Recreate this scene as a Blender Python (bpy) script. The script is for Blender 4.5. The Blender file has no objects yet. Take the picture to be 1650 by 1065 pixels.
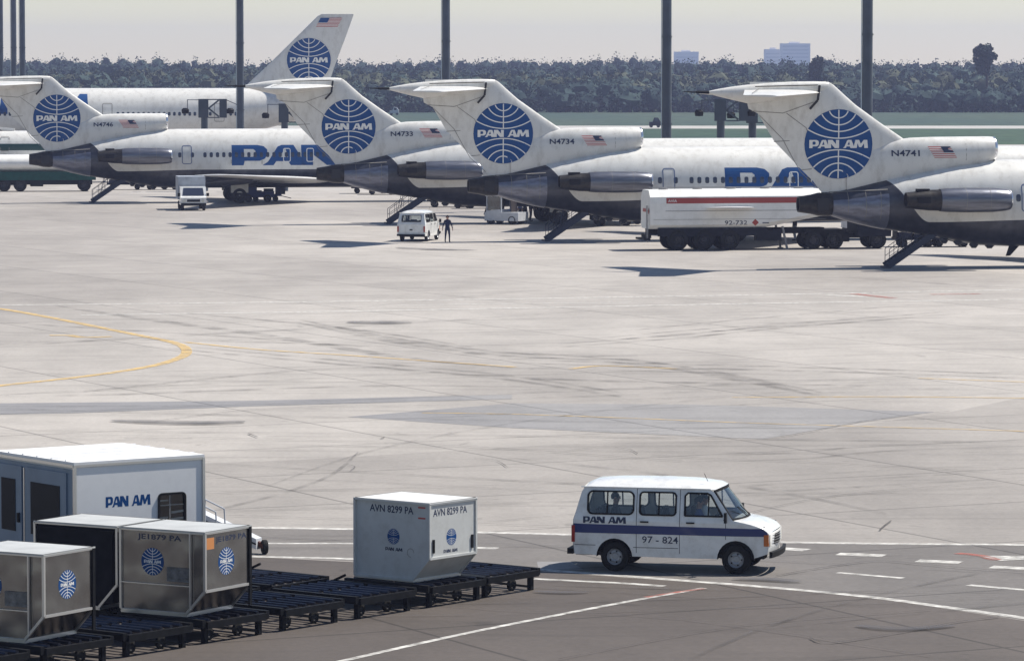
import bpy, bmesh, math, random
import numpy as np
from mathutils import Vector, Matrix, geometry
from mathutils.bvhtree import BVHTree
R = math.radians
random.seed(7); rng = np.random.default_rng(7)
SC = bpy.context.scene
COL = SC.collection
PI = math.pi
# ------------------------------------------------------------------ camera, light, exposure
H, F = 11.2, 6800.0                      # eye height (m), focal length in photo pixels (1650 wide)
TH = math.atan(429.5 / F)
cam_d = bpy.data.cameras.new('camera'); cam = bpy.data.objects.new('camera', cam_d); COL.objects.link(cam)
cam_d.sensor_width = 36; cam_d.lens = 36 * F / 1650; cam_d.clip_start = 1; cam_d.clip_end = 20000
cam.location = (0, 0, H); cam.rotation_euler = (PI / 2 - TH, 0, 0)
SC.camera = cam
SUN = Vector((.59, .27, 1.0)).normalized()
sl = bpy.data.lights.new('sun', 'SUN'); sl.energy = 5.0; sl.angle = R(.53); sl.color = (1, .94, .84)
so = bpy.data.objects.new('sun', sl); COL.objects.link(so); so.rotation_euler = SUN.to_track_quat('Z', 'Y').to_euler()
so.location = (20, 60, 60)
W = bpy.data.worlds.new("World"); SC.world = W; W.use_nodes = True
nt = W.node_tree; nt.nodes.clear()
sk = nt.nodes.new('ShaderNodeTexSky'); sk.sky_type = 'NISHITA'; sk.sun_disc = False
sk.sun_elevation = math.asin(SUN.z); sk.sun_rotation = math.atan2(SUN.x, SUN.y)
sk.air_density = 0.95; sk.dust_density = 0.0; sk.ozone_density = 1.0; sk.altitude = 100
bg = nt.nodes.new('ShaderNodeBackground'); bg.inputs[1].default_value = .074
wo = nt.nodes.new('ShaderNodeOutputWorld')
nt.links.new(sk.outputs[0], bg.inputs[0]); nt.links.new(bg.outputs[0], wo.inputs[0])
vs = SC.view_settings; vs.view_transform = 'Standard'; vs.look = 'None'; vs.gamma = 1; vs.use_curve_mapping = False
vs.exposure = 0.52
SC.cycles.volume_max_steps = 64
SC.cycles.max_bounces = 6; SC.cycles.volume_bounces = 0; SC.cycles.transparent_max_bounces = 12
SC.cycles.caustics_reflective = False; SC.cycles.caustics_refractive = False

# ------------------------------------------------------------------ helpers
def at(px, py, z=0.0):
    """surveyed position of a photo point on the plane of height z"""
    u = (px - 825) / F; v = (py - 532.5) / F
    d = Vector((u, math.cos(TH) - v * math.sin(TH), -math.sin(TH) - v * math.cos(TH)))
    t = (z - H) / d.z
    return Vector((d.x * t, d.y * t, z))

class MB:
    def __init__(s): s.v = []; s.f = []; s.m = []
    def add(s, vs, fs, mi=0):
        o = len(s.v); s.v += [tuple(p) for p in vs]
        for f in fs: s.f.append([i + o for i in f]); s.m.append(mi)
        return s
    def box(s, x0, x1, y0, y1, z0, z1, mi=0):
        return s.add([(x0,y0,z0),(x1,y0,z0),(x1,y1,z0),(x0,y1,z0),(x0,y0,z1),(x1,y0,z1),(x1,y1,z1),(x0,y1,z1)],
              [(0,3,2,1),(4,5,6,7),(0,1,5,4),(1,2,6,5),(2,3,7,6),(3,0,4,7)], mi)
    def bar(s, p0, p1, w, h, mi=0):
        p0 = Vector(p0); p1 = Vector(p1); d = (p1 - p0).normalized()
        a = d.cross(Vector((0,0,1)))
        if a.length < 1e-3: a = Vector((0,1,0))
        a = a.normalized() * w / 2; b = a.cross(d).normalized() * h / 2
        vs = [p + sa * a + sb * b for p in (p0, p1) for sa, sb in ((-1,-1),(1,-1),(1,1),(-1,1))]
        return s.add(vs, [(0,1,2,3),(7,6,5,4),(0,4,5,1),(1,5,6,2),(2,6,7,3),(3,7,4,0)], mi)
    def tube(s, p0, p1, r0, r1=None, n=8, mi=0):
        r1 = r0 if r1 is None else r1
        return s.lathe(p0, Vector(p1) - Vector(p0), [(0, r0), (1, r1)], n, mi, unit=False, cap=True)
    def lathe(s, o, d, prof, n=24, mi=0, unit=True, cap=False):
        o = Vector(o); d = Vector(d)
        dn = d.normalized()
        if unit: d = dn
        a = dn.cross(Vector((0,0,1)))
        if a.length < 1e-3: a = Vector((1,0,0))
        a.normalize(); b = a.cross(dn)
        vs = []
        for t, r in prof:
            for k in range(n):
                q = 2 * PI * k / n
                vs.append(o + d * t + (a * math.cos(q) + b * math.sin(q)) * r)
        m = len(prof); fs = []
        for i in range(m - 1):
            for k in range(n):
                fs.append((i*n+k, i*n+(k+1)%n, (i+1)*n+(k+1)%n, (i+1)*n+k))
        if cap: fs += [tuple(range(n))[::-1], tuple(range((m-1)*n, m*n))]
        return s.add(vs, fs, mi)
    def loft(s, rings, mi=0, closed=True, cap=True, mfun=None):
        n = len(rings[0]); o = len(s.v)
        for r in rings: s.v += [tuple(p) for p in r]
        for i in range(len(rings) - 1):
            for k in range(n if closed else n - 1):
                f = [o+i*n+k, o+i*n+(k+1)%n, o+(i+1)*n+(k+1)%n, o+(i+1)*n+k]
                s.f.append(f)
                s.m.append(mfun(sum((Vector(s.v[j]) for j in f), Vector())/4) if mfun else mi)
        if cap:
            for f in (list(range(o, o+n))[::-1], list(range(o+(len(rings)-1)*n, o+len(rings)*n))):
                s.f.append(f); s.m.append(mfun(sum((Vector(s.v[j]) for j in f), Vector())/n) if mfun else mi)
        return s
    def mesh(s, name, mats, smooth=True, angle=38, fixn=True):
        me = bpy.data.meshes.new(name); me.from_pydata(s.v, [], s.f)
        for m in (mats if isinstance(mats, (list, tuple)) else [mats]): me.materials.append(m)
        me.polygons.foreach_set('material_index', s.m)
        if fixn:
            bm = bmesh.new(); bm.from_mesh(me); bmesh.ops.recalc_face_normals(bm, faces=bm.faces); bm.to_mesh(me); bm.free()
        if smooth:
            me.polygons.foreach_set('use_smooth', [True] * len(me.polygons)); me.set_sharp_from_angle(angle=R(angle))
        me.update(); return me
    def build(s, name, mats, parent=None, **k):
        return link(name, s.mesh(name, mats, **k), parent)
    def bvh(s): return BVHTree.FromPolygons([Vector(p) for p in s.v], s.f)

def link(name, me, parent=None, loc=None, rot=None):
    o = bpy.data.objects.new(name, me); COL.objects.link(o)
    if parent: o.parent = parent
    if loc is not None: o.location = loc
    if rot is not None: o.rotation_euler = rot
    return o
def tag(o, label=None, cat=None, group=None, kind=None):
    if label: o['label'] = label
    if cat: o['category'] = cat
    if group: o['group'] = group
    if kind: o['kind'] = kind
    return o
def thing(name, label, cat, loc=(0,0,0), rz=0, group=None):
    o = bpy.data.objects.new(name, None); COL.objects.link(o); o.empty_display_size = .3
    o.location = loc; o.rotation_euler = (0,0,rz)
    return tag(o, label, cat, group)
def kids(o): return [c for c in ALLOBJ() if c.parent == o]
def ALLOBJ(): return list(COL.objects)
def copy_tree(o, parent=None, index=None):
    if index is None:
        index = {}
        for c in COL.objects:
            if c.parent: index.setdefault(c.parent.name, []).append(c)
    c = o.copy(); COL.objects.link(c)
    if parent: c.parent = parent
    for ch in index.get(o.name, []): copy_tree(ch, c, index)
    return c

# ------------------------------------------------------------------ materials
MATS = {}
def mat(name, col, rough=.5, metal=0.0, var=0.0, scale=3.0, bump=0.0, bscale=20, spec=.5, coat=0, stretch=None, dirt=None, dirt_amt=.3, dscale=1.2, obj=True, bdist=.05, bdet=4):
    if name in MATS: return MATS[name]
    m = bpy.data.materials.new(name); m.use_nodes = True; t = m.node_tree; N = t.nodes; L = t.links
    b = N['Principled BSDF']; b.inputs['Roughness'].default_value = rough; b.inputs['Metallic'].default_value = metal
    b.inputs['Specular IOR Level'].default_value = spec; b.inputs['Coat Weight'].default_value = coat
    b.inputs['Base Color'].default_value = (*col, 1)
    tc = N.new('ShaderNodeTexCoord'); src = tc.outputs['Object']
    if stretch:
        mp = N.new('ShaderNodeMapping'); mp.inputs['Scale'].default_value = stretch; L.new(src, mp.inputs[0]); src = mp.outputs[0]
    out = None
    if var:
        n = N.new('ShaderNodeTexNoise'); n.inputs['Scale'].default_value = scale; n.inputs['Detail'].default_value = 6; L.new(src, n.inputs['Vector'])
        r = N.new('ShaderNodeMapRange'); r.inputs[1].default_value = .3; r.inputs[2].default_value = .7
        r.inputs[3].default_value = 1 - var; r.inputs[4].default_value = 1 + var; L.new(n.outputs[0], r.inputs[0])
        x = N.new('ShaderNodeVectorMath'); x.operation = 'SCALE'; x.inputs[0].default_value = col; L.new(r.outputs[0], x.inputs['Scale'])
        out = x.outputs[0]; L.new(out, b.inputs['Base Color'])
    if dirt:
        n = N.new('ShaderNodeTexNoise'); n.inputs['Scale'].default_value = dscale; n.inputs['Detail'].default_value = 8; n.inputs['Roughness'].default_value = .7; L.new(src, n.inputs['Vector'])
        r = N.new('ShaderNodeMapRange'); r.inputs[1].default_value = .48; r.inputs[2].default_value = .72; r.inputs[3].default_value = 0; r.inputs[4].default_value = dirt_amt; L.new(n.outputs[0], r.inputs[0])
        mx = N.new('ShaderNodeMix'); mx.data_type = 'RGBA'; L.new(r.outputs[0], mx.inputs[0])
        if out: L.new(out, mx.inputs[6])
        else: mx.inputs[6].default_value = (*col, 1)
        mx.inputs[7].default_value = (*dirt, 1); L.new(mx.outputs[2], b.inputs['Base Color'])
    if bump:
        n = N.new('ShaderNodeTexNoise'); n.inputs['Scale'].default_value = bscale; n.inputs['Detail'].default_value = bdet; L.new(src, n.inputs['Vector'])
        bp = N.new('ShaderNodeBump'); bp.inputs['Strength'].default_value = bump; bp.inputs['Distance'].default_value = bdist
        L.new(n.outputs[0], bp.inputs['Height']); L.new(bp.outputs[0], b.inputs['Normal'])
    MATS[name] = m; return m
def glass_mat(name, tint, refl=.12):
    m = bpy.data.materials.new(name); m.use_nodes = True; t = m.node_tree; t.nodes.clear(); N = t.nodes; L = t.links
    o = N.new('ShaderNodeOutputMaterial'); mx = N.new('ShaderNodeMixShader'); tr = N.new('ShaderNodeBsdfTransparent'); gl = N.new('ShaderNodeBsdfGlossy')
    tr.inputs[0].default_value = (*tint, 1); gl.inputs[1].default_value = .03; fr = N.new('ShaderNodeFresnel'); fr.inputs[0].default_value = 1.5
    ad = N.new('ShaderNodeMath'); ad.operation = 'ADD'; ad.use_clamp = True; ad.inputs[1].default_value = refl - .04
    L.new(fr.outputs[0], ad.inputs[0]); L.new(ad.outputs[0], mx.inputs[0]); L.new(tr.outputs[0], mx.inputs[1]); L.new(gl.outputs[0], mx.inputs[2]); L.new(mx.outputs[0], o.inputs[0])
    return m
WHITE = mat('aircraft_white', (.64,.635,.615), .32, var=.05, scale=.6, dirt=(.30,.28,.25), dirt_amt=.45, dscale=2.2, spec=.5, stretch=(.9,1,.45))
BELLY = mat('bare_metal_belly', (.075,.08,.10), .38, metal=.55, var=.18, scale=2.2, dirt=(.05,.05,.05), dirt_amt=.5)
STEEL = mat('polished_cowl_metal', (.14,.15,.185), .3, metal=.7, var=.2, scale=3, stretch=(.4,1,3), dirt=(.12,.11,.10), dirt_amt=.5, bump=.15, bscale=4)
COWL = mat('weathered_cowl_metal', (.17,.18,.23), .34, metal=.6, var=.25, scale=2.5, stretch=(.6,1,2), dirt=(.04,.04,.045), dirt_amt=.6)
DRIM = mat('dirty_dark_rim', (.045,.045,.05), .6, var=.3, scale=12, spec=.12)
HOTM = mat('hot_section_metal', (.035,.033,.032), .45, metal=.6, var=.35, scale=5, spec=.12)
LIP = mat('intake_lip_metal', (.6,.6,.62), .2, metal=.95)
HOLE = mat('dark_opening', (.012,.012,.014), .8, spec=.12)
SEAM = mat('panel_seam_grime', (.20,.19,.175), .7)
PBLUE = mat('livery_blue', (.002,.058,.21), .5, var=.07, scale=2, spec=.2)
WMARK = mat('emblem_white', (.74,.74,.73), .4)
REGB = mat('registration_navy', (.01,.02,.06), .5)
FRED = mat('flag_red', (.42,.06,.05), .5); FWHITE = mat('flag_white', (.75,.72,.68), .5)
WINDOW = mat('cabin_window_dark', (.03,.04,.07), .15)
TYRE = mat('tyre_rubber', (.018,.018,.018), .85, var=.2, scale=20, spec=.12)
RIM = mat('wheel_rim_grey', (.30,.31,.33), .4, metal=.3)
GEARM = mat('gear_grey', (.22,.22,.23), .5)
DKSTEEL = mat('dark_frame_steel', (.007,.0075,.009), .6, var=.4, scale=8, spec=.12)
ROLLER = mat('roller_steel_blue', (.03,.035,.055), .28, metal=.8, var=.3, scale=15)
STAIR = mat('airstair_blue_grey', (.045,.055,.085), .5, spec=.12)
VANW = mat('van_white_enamel', (.72,.73,.73), .22, coat=.5, var=.03, scale=3, dirt=(.30,.27,.23), dirt_amt=.45, dscale=2.2)
VBLUE = mat('van_stripe_blue', (.004,.022,.13), .3, coat=.4)
RUBBER = mat('black_rubber_trim', (.012,.012,.013), .6, spec=.12)
CHROME = mat('bumper_metal', (.35,.36,.38), .25, metal=.8)
AMBER = mat('amber_lens', (.5,.13,.02), .2); REDL = mat('red_lens', (.30,.02,.015), .2); LAMPG = mat('headlamp_glass', (.55,.55,.5), .1)
SEATM = mat('dark_seat_vinyl', (.03,.026,.025), .7, spec=.12); DASH = mat('interior_dark', (.02,.02,.022), .8, spec=.12)
GLASS = glass_mat('clear_glass', (.78,.83,.84), .10); DGLASS = glass_mat('tinted_glass', (.30,.36,.38), .14)
ULDW = mat('container_white_paint', (.52,.53,.525), .45, var=.05, scale=2, dirt=(.3,.28,.25), dirt_amt=.35, dscale=3)
ULDA = mat('container_aluminium', (.25,.245,.245), .25, metal=.96, var=.08, scale=1.2, dirt=(.11,.095,.09), dirt_amt=.45, dscale=.9, bump=.6, bscale=1.8, bdist=.06, bdet=.5)
ALUE = mat('aluminium_edge', (.62,.62,.62), .3, metal=.8)
BOXD = mat('container_shaded_curtain', (.012,.012,.014), .9, var=.4, scale=3, spec=.12)  # curtain cloth; the near-black tone also paints in the shade on this container
TRW = mat('trailer_white', (.78,.78,.79), .4, var=.03, scale=.8, dirt=(.45,.45,.46), dirt_amt=.2, dscale=1.5)
POLE = mat('mast_dark_blue_steel', (.045,.06,.085), .45, metal=.4, var=.2, scale=1)
POLEL = mat('mast_edge_galvanised', (.35,.42,.48), .4, metal=.4)
TANKW = mat('tank_white', (.74,.74,.72), .35, var=.05, scale=1, dirt=(.36,.34,.32), dirt_amt=.35)
TRED = mat('tank_red_stripe', (.33,.045,.035), .4)
TGREEN = mat('tank_green', (.008,.06,.048), .4, var=.2, spec=.12)
COVER = mat('overall_navy', (.012,.020,.06), .85, var=.2, scale=8, spec=.12); SKIN = mat('skin', (.42,.22,.15), .6); HAIR = mat('hair_dark', (.02,.013,.01), .7)
SHIRTB = mat('shirt_blue', (.03,.06,.2), .8); SHIRTW = mat('shirt_white', (.6,.6,.58), .8); TROUS = mat('trousers_dark', (.02,.02,.03), .85); JACK = mat('jacket_brown', (.05,.025,.02), .8)
SHOE = mat('shoe_black', (.01,.01,.01), .5)
TUGB = mat('equipment_blue', (.02,.035,.13), .5, var=.2, spec=.12); TUGW = mat('equipment_white', (.5,.52,.56), .5, var=.1)
DARKEQ = mat('equipment_dark', (.010,.012,.02), .6, var=.3, spec=.12)
BARK = mat('bark', (.06,.045,.035), .9)
LEAF = [mat('leaf_olive', (.080,.092,.062), .9, spec=.1), mat('leaf_mid_green', (.045,.072,.065), .9, spec=.1), mat('leaf_dark_green', (.030,.052,.052), .9, spec=.1)]  # greens pushed towards blue, part of the distance haze painted in
BLOCK = mat('haze_pale_concrete', (.80,.79,.78), .8)  # near-white, so the colour itself carries the haze over the towers
CARGO = mat('grey_box_body', (.30,.33,.38), .5, var=.25, scale=1.5)
GRNP = mat('airliner_green', (.004,.04,.028), .35)

def fuselage_paint():
    m = WHITE.copy(); m.name = 'fuselage_paint'; t = m.node_tree; N = t.nodes; L = t.links
    w = N['Principled BSDF']; b2 = N.new('ShaderNodeBsdfPrincipled'); b2.inputs['Metallic'].default_value = .6; b2.inputs['Roughness'].default_value = .4
    tc = N.new('ShaderNodeTexCoord'); sp = N.new('ShaderNodeSeparateXYZ'); L.new(tc.outputs['Object'], sp.inputs[0])
    n = N.new('ShaderNodeTexNoise'); n.inputs['Scale'].default_value = 2; n.inputs['Detail'].default_value = 6; L.new(tc.outputs['Object'], n.inputs['Vector'])
    cr = N.new('ShaderNodeMapRange'); cr.inputs[1].default_value = .3; cr.inputs[2].default_value = .7; cr.inputs[3].default_value = .6; cr.inputs[4].default_value = 1.3; L.new(n.outputs[0], cr.inputs[0])
    sc_ = N.new('ShaderNodeVectorMath'); sc_.operation = 'SCALE'; sc_.inputs[0].default_value = (.05,.054,.07); L.new(cr.outputs[0], sc_.inputs['Scale']); L.new(sc_.outputs[0], b2.inputs['Base Color'])
    def mr(a, b, lo, hi):
        r = N.new('ShaderNodeMapRange'); r.interpolation_type = 'SMOOTHSTEP'
        for i, q in zip((1,2,3,4), (a, b, lo, hi)): r.inputs[i].default_value = q
        L.new(sp.outputs[0], r.inputs[0]); return r.outputs[0]
    ad = N.new('ShaderNodeMath'); ad.operation = 'ADD'; L.new(mr(2.9, 5.4, 4.9, 2.55), ad.inputs[0]); L.new(mr(5.5, 12, 0, .12), ad.inputs[1])
    lt = N.new('ShaderNodeMath'); lt.operation = 'LESS_THAN'; L.new(sp.outputs[2], lt.inputs[0]); L.new(ad.outputs[0], lt.inputs[1])
    mx = N.new('ShaderNodeMixShader'); L.new(lt.outputs[0], mx.inputs[0]); L.new(w.outputs[0], mx.inputs[1]); L.new(b2.outputs[0], mx.inputs[2]); L.new(mx.outputs[0], N['Material Output'].inputs[0])
    return m
FPAINT = fuselage_paint()
# ------------------------------------------------------------------ ground, field, haze
def sheet(name, pts, z, m):
    mb = MB(); mb.add([(p[0], p[1], z) for p in pts], [tuple(range(len(pts)))])
    o = mb.build(name, m, smooth=False, fixn=False)
    if o.data.polygons[0].normal.z < 0: o.data.flip_normals()
    return tag(o, kind='structure')
def ground_mat(name, c1, c2, kind='apron', rough=.75):
    m = bpy.data.materials.new(name); m.use_nodes = True; t = m.node_tree; N = t.nodes; L = t.links
    b = N['Principled BSDF']; g = N.new('ShaderNodeNewGeometry')
    def noise(sc, det, rgh=.6, st=(1,1,1), rot=0, dist=0):
        mp = N.new('ShaderNodeMapping'); mp.inputs['Scale'].default_value = st; mp.inputs['Rotation'].default_value = (0,0,rot); L.new(g.outputs['Position'], mp.inputs[0])
        n = N.new('ShaderNodeTexNoise'); n.inputs['Scale'].default_value = sc; n.inputs['Detail'].default_value = det; n.inputs['Roughness'].default_value = rgh; n.inputs['Distortion'].default_value = dist
        L.new(mp.outputs[0], n.inputs['Vector']); return n.outputs[0]
    def ramp(v, a, bb, lo, hi):
        r = N.new('ShaderNodeMapRange'); r.interpolation_type = 'SMOOTHSTEP'
        for i, q in zip((1,2,3,4), (a, bb, lo, hi)): r.inputs[i].default_value = q
        L.new(v, r.inputs[0]); return r.outputs[0]
    def mul(a, bb):
        q = N.new('ShaderNodeMath'); q.operation = 'MULTIPLY'; L.new(a, q.inputs[0]); L.new(bb, q.inputs[1]); return q.outputs[0]
    mx = N.new('ShaderNodeMix'); mx.data_type = 'RGBA'; mx.inputs[6].default_value = (*c1, 1); mx.inputs[7].default_value = (*c2, 1)
    if kind == 'apron':
        big = ramp(noise(.035, 3, .5, (1, .35, 1), .1), .40, .62, 0, 1)
        L.new(big, mx.inputs[0])
        f = mul(ramp(noise(.35, 8, .65, (1, .5, 1), .4), .3, .7, .90, 1.08), ramp(noise(6, 6, .7), .25, .75, .88, 1.1))
        f = mul(f, ramp(noise(.5, 5, .6, (.12, 1.6, 1), .05, .4), .52, .72, 1, .84))      # wheel-rubbed streaks running across the apron
        f = mul(f, ramp(noise(.42, 5, .6, (.10, 1.9, 1), -.5, .3), .56, .72, 1, .86))
        f = mul(f, ramp(noise(.9, 4, .5, (1, 1, 1), 0, 1.2), .66, .74, 1, .78))            # oil spots
        br = N.new('ShaderNodeTexBrick'); mp = N.new('ShaderNodeMapping'); mp.inputs['Rotation'].default_value = (0,0,R(-27)); L.new(g.outputs['Position'], mp.inputs[0]); L.new(mp.outputs[0], br.inputs[0])
        br.offset = 0; br.inputs['Scale'].default_value = 1; br.inputs['Brick Width'].default_value = 9; br.inputs['Row Height'].default_value = 7.5
        br.inputs['Mortar Size'].default_value = .05; br.inputs['Color1'].default_value = (1,1,1,1); br.inputs['Color2'].default_value = (.93,.93,.93,1); br.inputs['Mortar'].default_value = (.52,.51,.50,1)
        sp = N.new('ShaderNodeSeparateColor'); L.new(br.outputs[0], sp.inputs[0]); f = mul(f, sp.outputs[0])
    else:
        L.new(ramp(noise(.02, 5, .6, (1, .3, 1)), .35, .65, 0, 1), mx.inputs[0])
        f = ramp(noise(.3, 8, .7, (1, .3, 1)), .3, .7, .7, 1.25)
    x = N.new('ShaderNodeVectorMath'); x.operation = 'SCALE'; L.new(mx.outputs[2], x.inputs[0]); L.new(f, x.inputs['Scale']); L.new(x.outputs[0], b.inputs['Base Color'])
    b.inputs['Roughness'].default_value = rough; b.inputs['Specular IOR Level'].default_value = .3
    if kind == 'apron':
        bp = N.new('ShaderNodeBump'); bp.inputs['Strength'].default_value = .25; bp.inputs['Distance'].default_value = .02; L.new(noise(9, 5), bp.inputs['Height']); L.new(bp.outputs[0], b.inputs['Normal'])
    return m
GRASS = ground_mat('field_grass', (.018,.05,.028), (.035,.068,.034), 'grass', .9)
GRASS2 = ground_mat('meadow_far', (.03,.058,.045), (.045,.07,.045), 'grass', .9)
APRON = ground_mat('apron_concrete', (.375,.350,.326), (.285,.264,.246))
DARKC = ground_mat('darker_concrete', (.315,.293,.273), (.24,.222,.207))  # darker concrete tone for the foreground sheet
ASPH = ground_mat('worn_asphalt', (.075,.063,.056), (.115,.098,.088))
REPAIR = ground_mat('repair_asphalt', (.21,.207,.215), (.26,.252,.25))
sheet('ground', [(-515,-20),(515,-20),(515,3990),(-515,3990)], 0, GRASS)
sheet('apron', [(-400,-18),(400,-18),(400,586),(-400,586)], .004, APRON)
sheet('runway', [(-410,730),(410,730),(410,764),(-410,764)], .004, mat('runway_concrete', (.36,.35,.33), .8, var=.1, scale=.1))
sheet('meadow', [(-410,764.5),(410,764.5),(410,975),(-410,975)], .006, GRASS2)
def gp(pts, z=0): return [at(x, y, z) for x, y in pts]
# near stand of darker asphalt in front of the service road
sheet('stand_asphalt', [(-60,60), (60,60), (60, 84), at(1650,1000), at(1400,962), at(1220,946), at(865,920), at(560,905), at(300,892), (-60,95)], .008, ASPH)
sheet('darker_concrete', [at(1650,640), at(1530,664), at(1230,708), at(900,716), at(500,740), at(200,752), (-60,118), (-60,80), (60,80), (60,130)], .006, DARKC)
sheet('service_road', [at(300,850), at(575,853), at(920,862), at(1260,874), at(1650,879), (40,98), (40,85), at(1650,999), at(1400,961), at(1220,945), at(865,919), at(560,904), at(300,891)], .0085,
      ground_mat('service_road_asphalt', (.165,.152,.143), (.12,.11,.104)))
sheet('asphalt_patch', gp([(825,650),(1120,652),(1505,664),(1390,680),(1230,708),(1050,700),(830,690),(560,672)]), .0085, REPAIR)
sheet('asphalt_patch', gp([(0,650),(400,646),(825,636),(825,643),(400,655),(120,666),(0,668)]), .0085, REPAIR)
sheet('asphalt_patch', gp([(865,905),(920,905),(940,918),(868,919)]), .009, REPAIR)
def mark_mat(name, col, lo, hi, sc=2.0, st=(1,1,1)):
    m = bpy.data.materials.new(name); m.use_nodes = True; t = m.node_tree; N = t.nodes; L = t.links
    b = N['Principled BSDF']; b.inputs['Base Color'].default_value = (*col,1); b.inputs['Roughness'].default_value = .9
    tr = N.new('ShaderNodeBsdfTransparent'); mx = N.new('ShaderNodeMixShader'); g = N.new('ShaderNodeNewGeometry')
    n = N.new('ShaderNodeTexNoise'); n.inputs['Scale'].default_value = sc; n.inputs['Detail'].default_value = 5; L.new(g.outputs['Position'], n.inputs['Vector'])
    r = N.new('ShaderNodeMapRange'); r.inputs[1].default_value = .35; r.inputs[2].default_value = .7; r.inputs[3].default_value = lo; r.inputs[4].default_value = hi
    L.new(n.outputs[0], r.inputs[0]); L.new(r.outputs[0], mx.inputs[0]); L.new(tr.outputs[0], mx.inputs[1]); L.new(b.outputs[0], mx.inputs[2]); L.new(mx.outputs[0], N['Material Output'].inputs[0])
    return m
LINEW = mark_mat('road_paint_white', (.60,.59,.565), .30, 1.0, 3.5); LINEY = mark_mat('road_paint_yellow', (.60,.42,.17), .3, .95, 2.5); LINER = mark_mat('road_paint_red', (.36,.11,.085), .2, .9, 3)
def ribbon(mb, pts, w, z, taper=False, sub=6, mi=0):
    P = [Vector((p.x, p.y, 0)) for p in pts]
    if len(P) > 2 and sub:
        Q = []
        for i in range(len(P) - 1):
            p0 = P[max(i-1,0)]; p1 = P[i]; p2 = P[i+1]; p3 = P[min(i+2,len(P)-1)]
            for k in range(sub):
                t = k / sub
                Q.append(.5*((2*p1)+(p2-p0)*t+(2*p0-5*p1+4*p2-p3)*t*t+(3*p1-p0-3*p2+p3)*t**3))
        Q.append(P[-1]); P = Q
    n = len(P); vs = []
    for i, p in enumerate(P):
        d = (P[min(i+1,n-1)] - P[max(i-1,0)]).normalized(); q = Vector((-d.y, d.x, 0))
        ww = w / 2 * (max(.05, math.sin(PI * i / (n-1))) ** .5 if taper else 1)
        vs += [(p.x+q.x*ww, p.y+q.y*ww, z), (p.x-q.x*ww, p.y-q.y*ww, z)]
    mb.add(vs, [(2*i, 2*i+1, 2*i+3, 2*i+2) for i in range(n-1)], mi)
def line_obj(name, pts, w, m, z=.012, **k):
    mb = MB(); ribbon(mb, gp(pts), w, z, **k); o = mb.build(name, m, smooth=False, fixn=False)
    if o.data.polygons[0].normal.z < 0: o.data.flip_normals()
    return tag(o, kind='structure')
for i, (pts, w) in enumerate([
    ([(250,849),(575,853),(765,858),(920,862),(1260,874),(1650,878)], .34),
    ([(395,897),(575,901),(700,908),(865,918),(1220,945),(1400,962),(1520,978),(1680,1000)], .28),
    ([(0,492),(400,488),(825,482),(1250,475),(1700,466)], .5),
    ([(130,508),(500,503),(825,497),(1250,489),(1700,482)], .5),
    ([(640,492),(900,489),(1018,488)], .3),
    ([(400,876),(573,876)], .28), ([(765,883),(802,884)], .35),
    ([(860,933),(1000,940),(1070,945)], .25), ([(1350,923),(1455,932)], .22), ([(1560,943),(1700,955)], .25),
    ([(540,1068),(760,1019),(1010,970),(1135,948)], .17)]):
    line_obj('white_line', pts, w, LINEW, z=.012+i*.0003)
for i, (a, b) in enumerate([((1253,884),(1300,887)), ((1350,893),(1425,896)), ((1478,904),(1548,907)), ((1597,914),(1665,917))]):
    line_obj('white_dash', [a, b], .5, LINEW, z=.0165, sub=0)
MB_ = MB(); MB_.add([tuple(at(x,y,.0172)) for x,y in [(1575,895),(1650,895),(1650,901),(1612,903)]], [(0,1,2,3)]); tag(MB_.build('white_arrow', LINEW, smooth=False), kind='structure')
line_obj('red_line', [(1542,892),(1580,896),(1605,903)], .3, LINER, z=.0176)
line_obj('red_line', [(1040,963),(1090,955),(1135,949)], .15, LINER, z=.0182)
line_obj('red_line', [(1375,474),(1440,481)], .5, LINER, z=.0182); line_obj('white_dash', [(1330,476),(1400,479)], .6, LINEW, z=.0179, sub=0)
line_obj('red_line', [(1500,475),(1580,474)], .5, LINER, z=.0182)
for i, (pts, w) in enumerate([
    ([(-60,492),(0,498),(75,511),(150,526),(225,541),(270,550),(294,558),(301,567),(292,576),(255,588),(200,598),(120,609),(0,622),(-60,630)], .42),
    ([(80,541),(110,541),(135,544),(180,543)], .45), ([(300,552),(420,564),(560,573),(700,583),(830,592)], .3),
    ([(920,595),(975,590),(1090,595)], .3), ([(680,666),(825,668),(1000,674),(1200,682),(1400,688),(1700,697)], .16),
    ([(1180,641),(1450,640),(1700,643)], .22), ([(1480,610),(1700,618)], .2)]):
    line_obj('yellow_line', pts, w, LINEY, z=.020+i*.0004)
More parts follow.
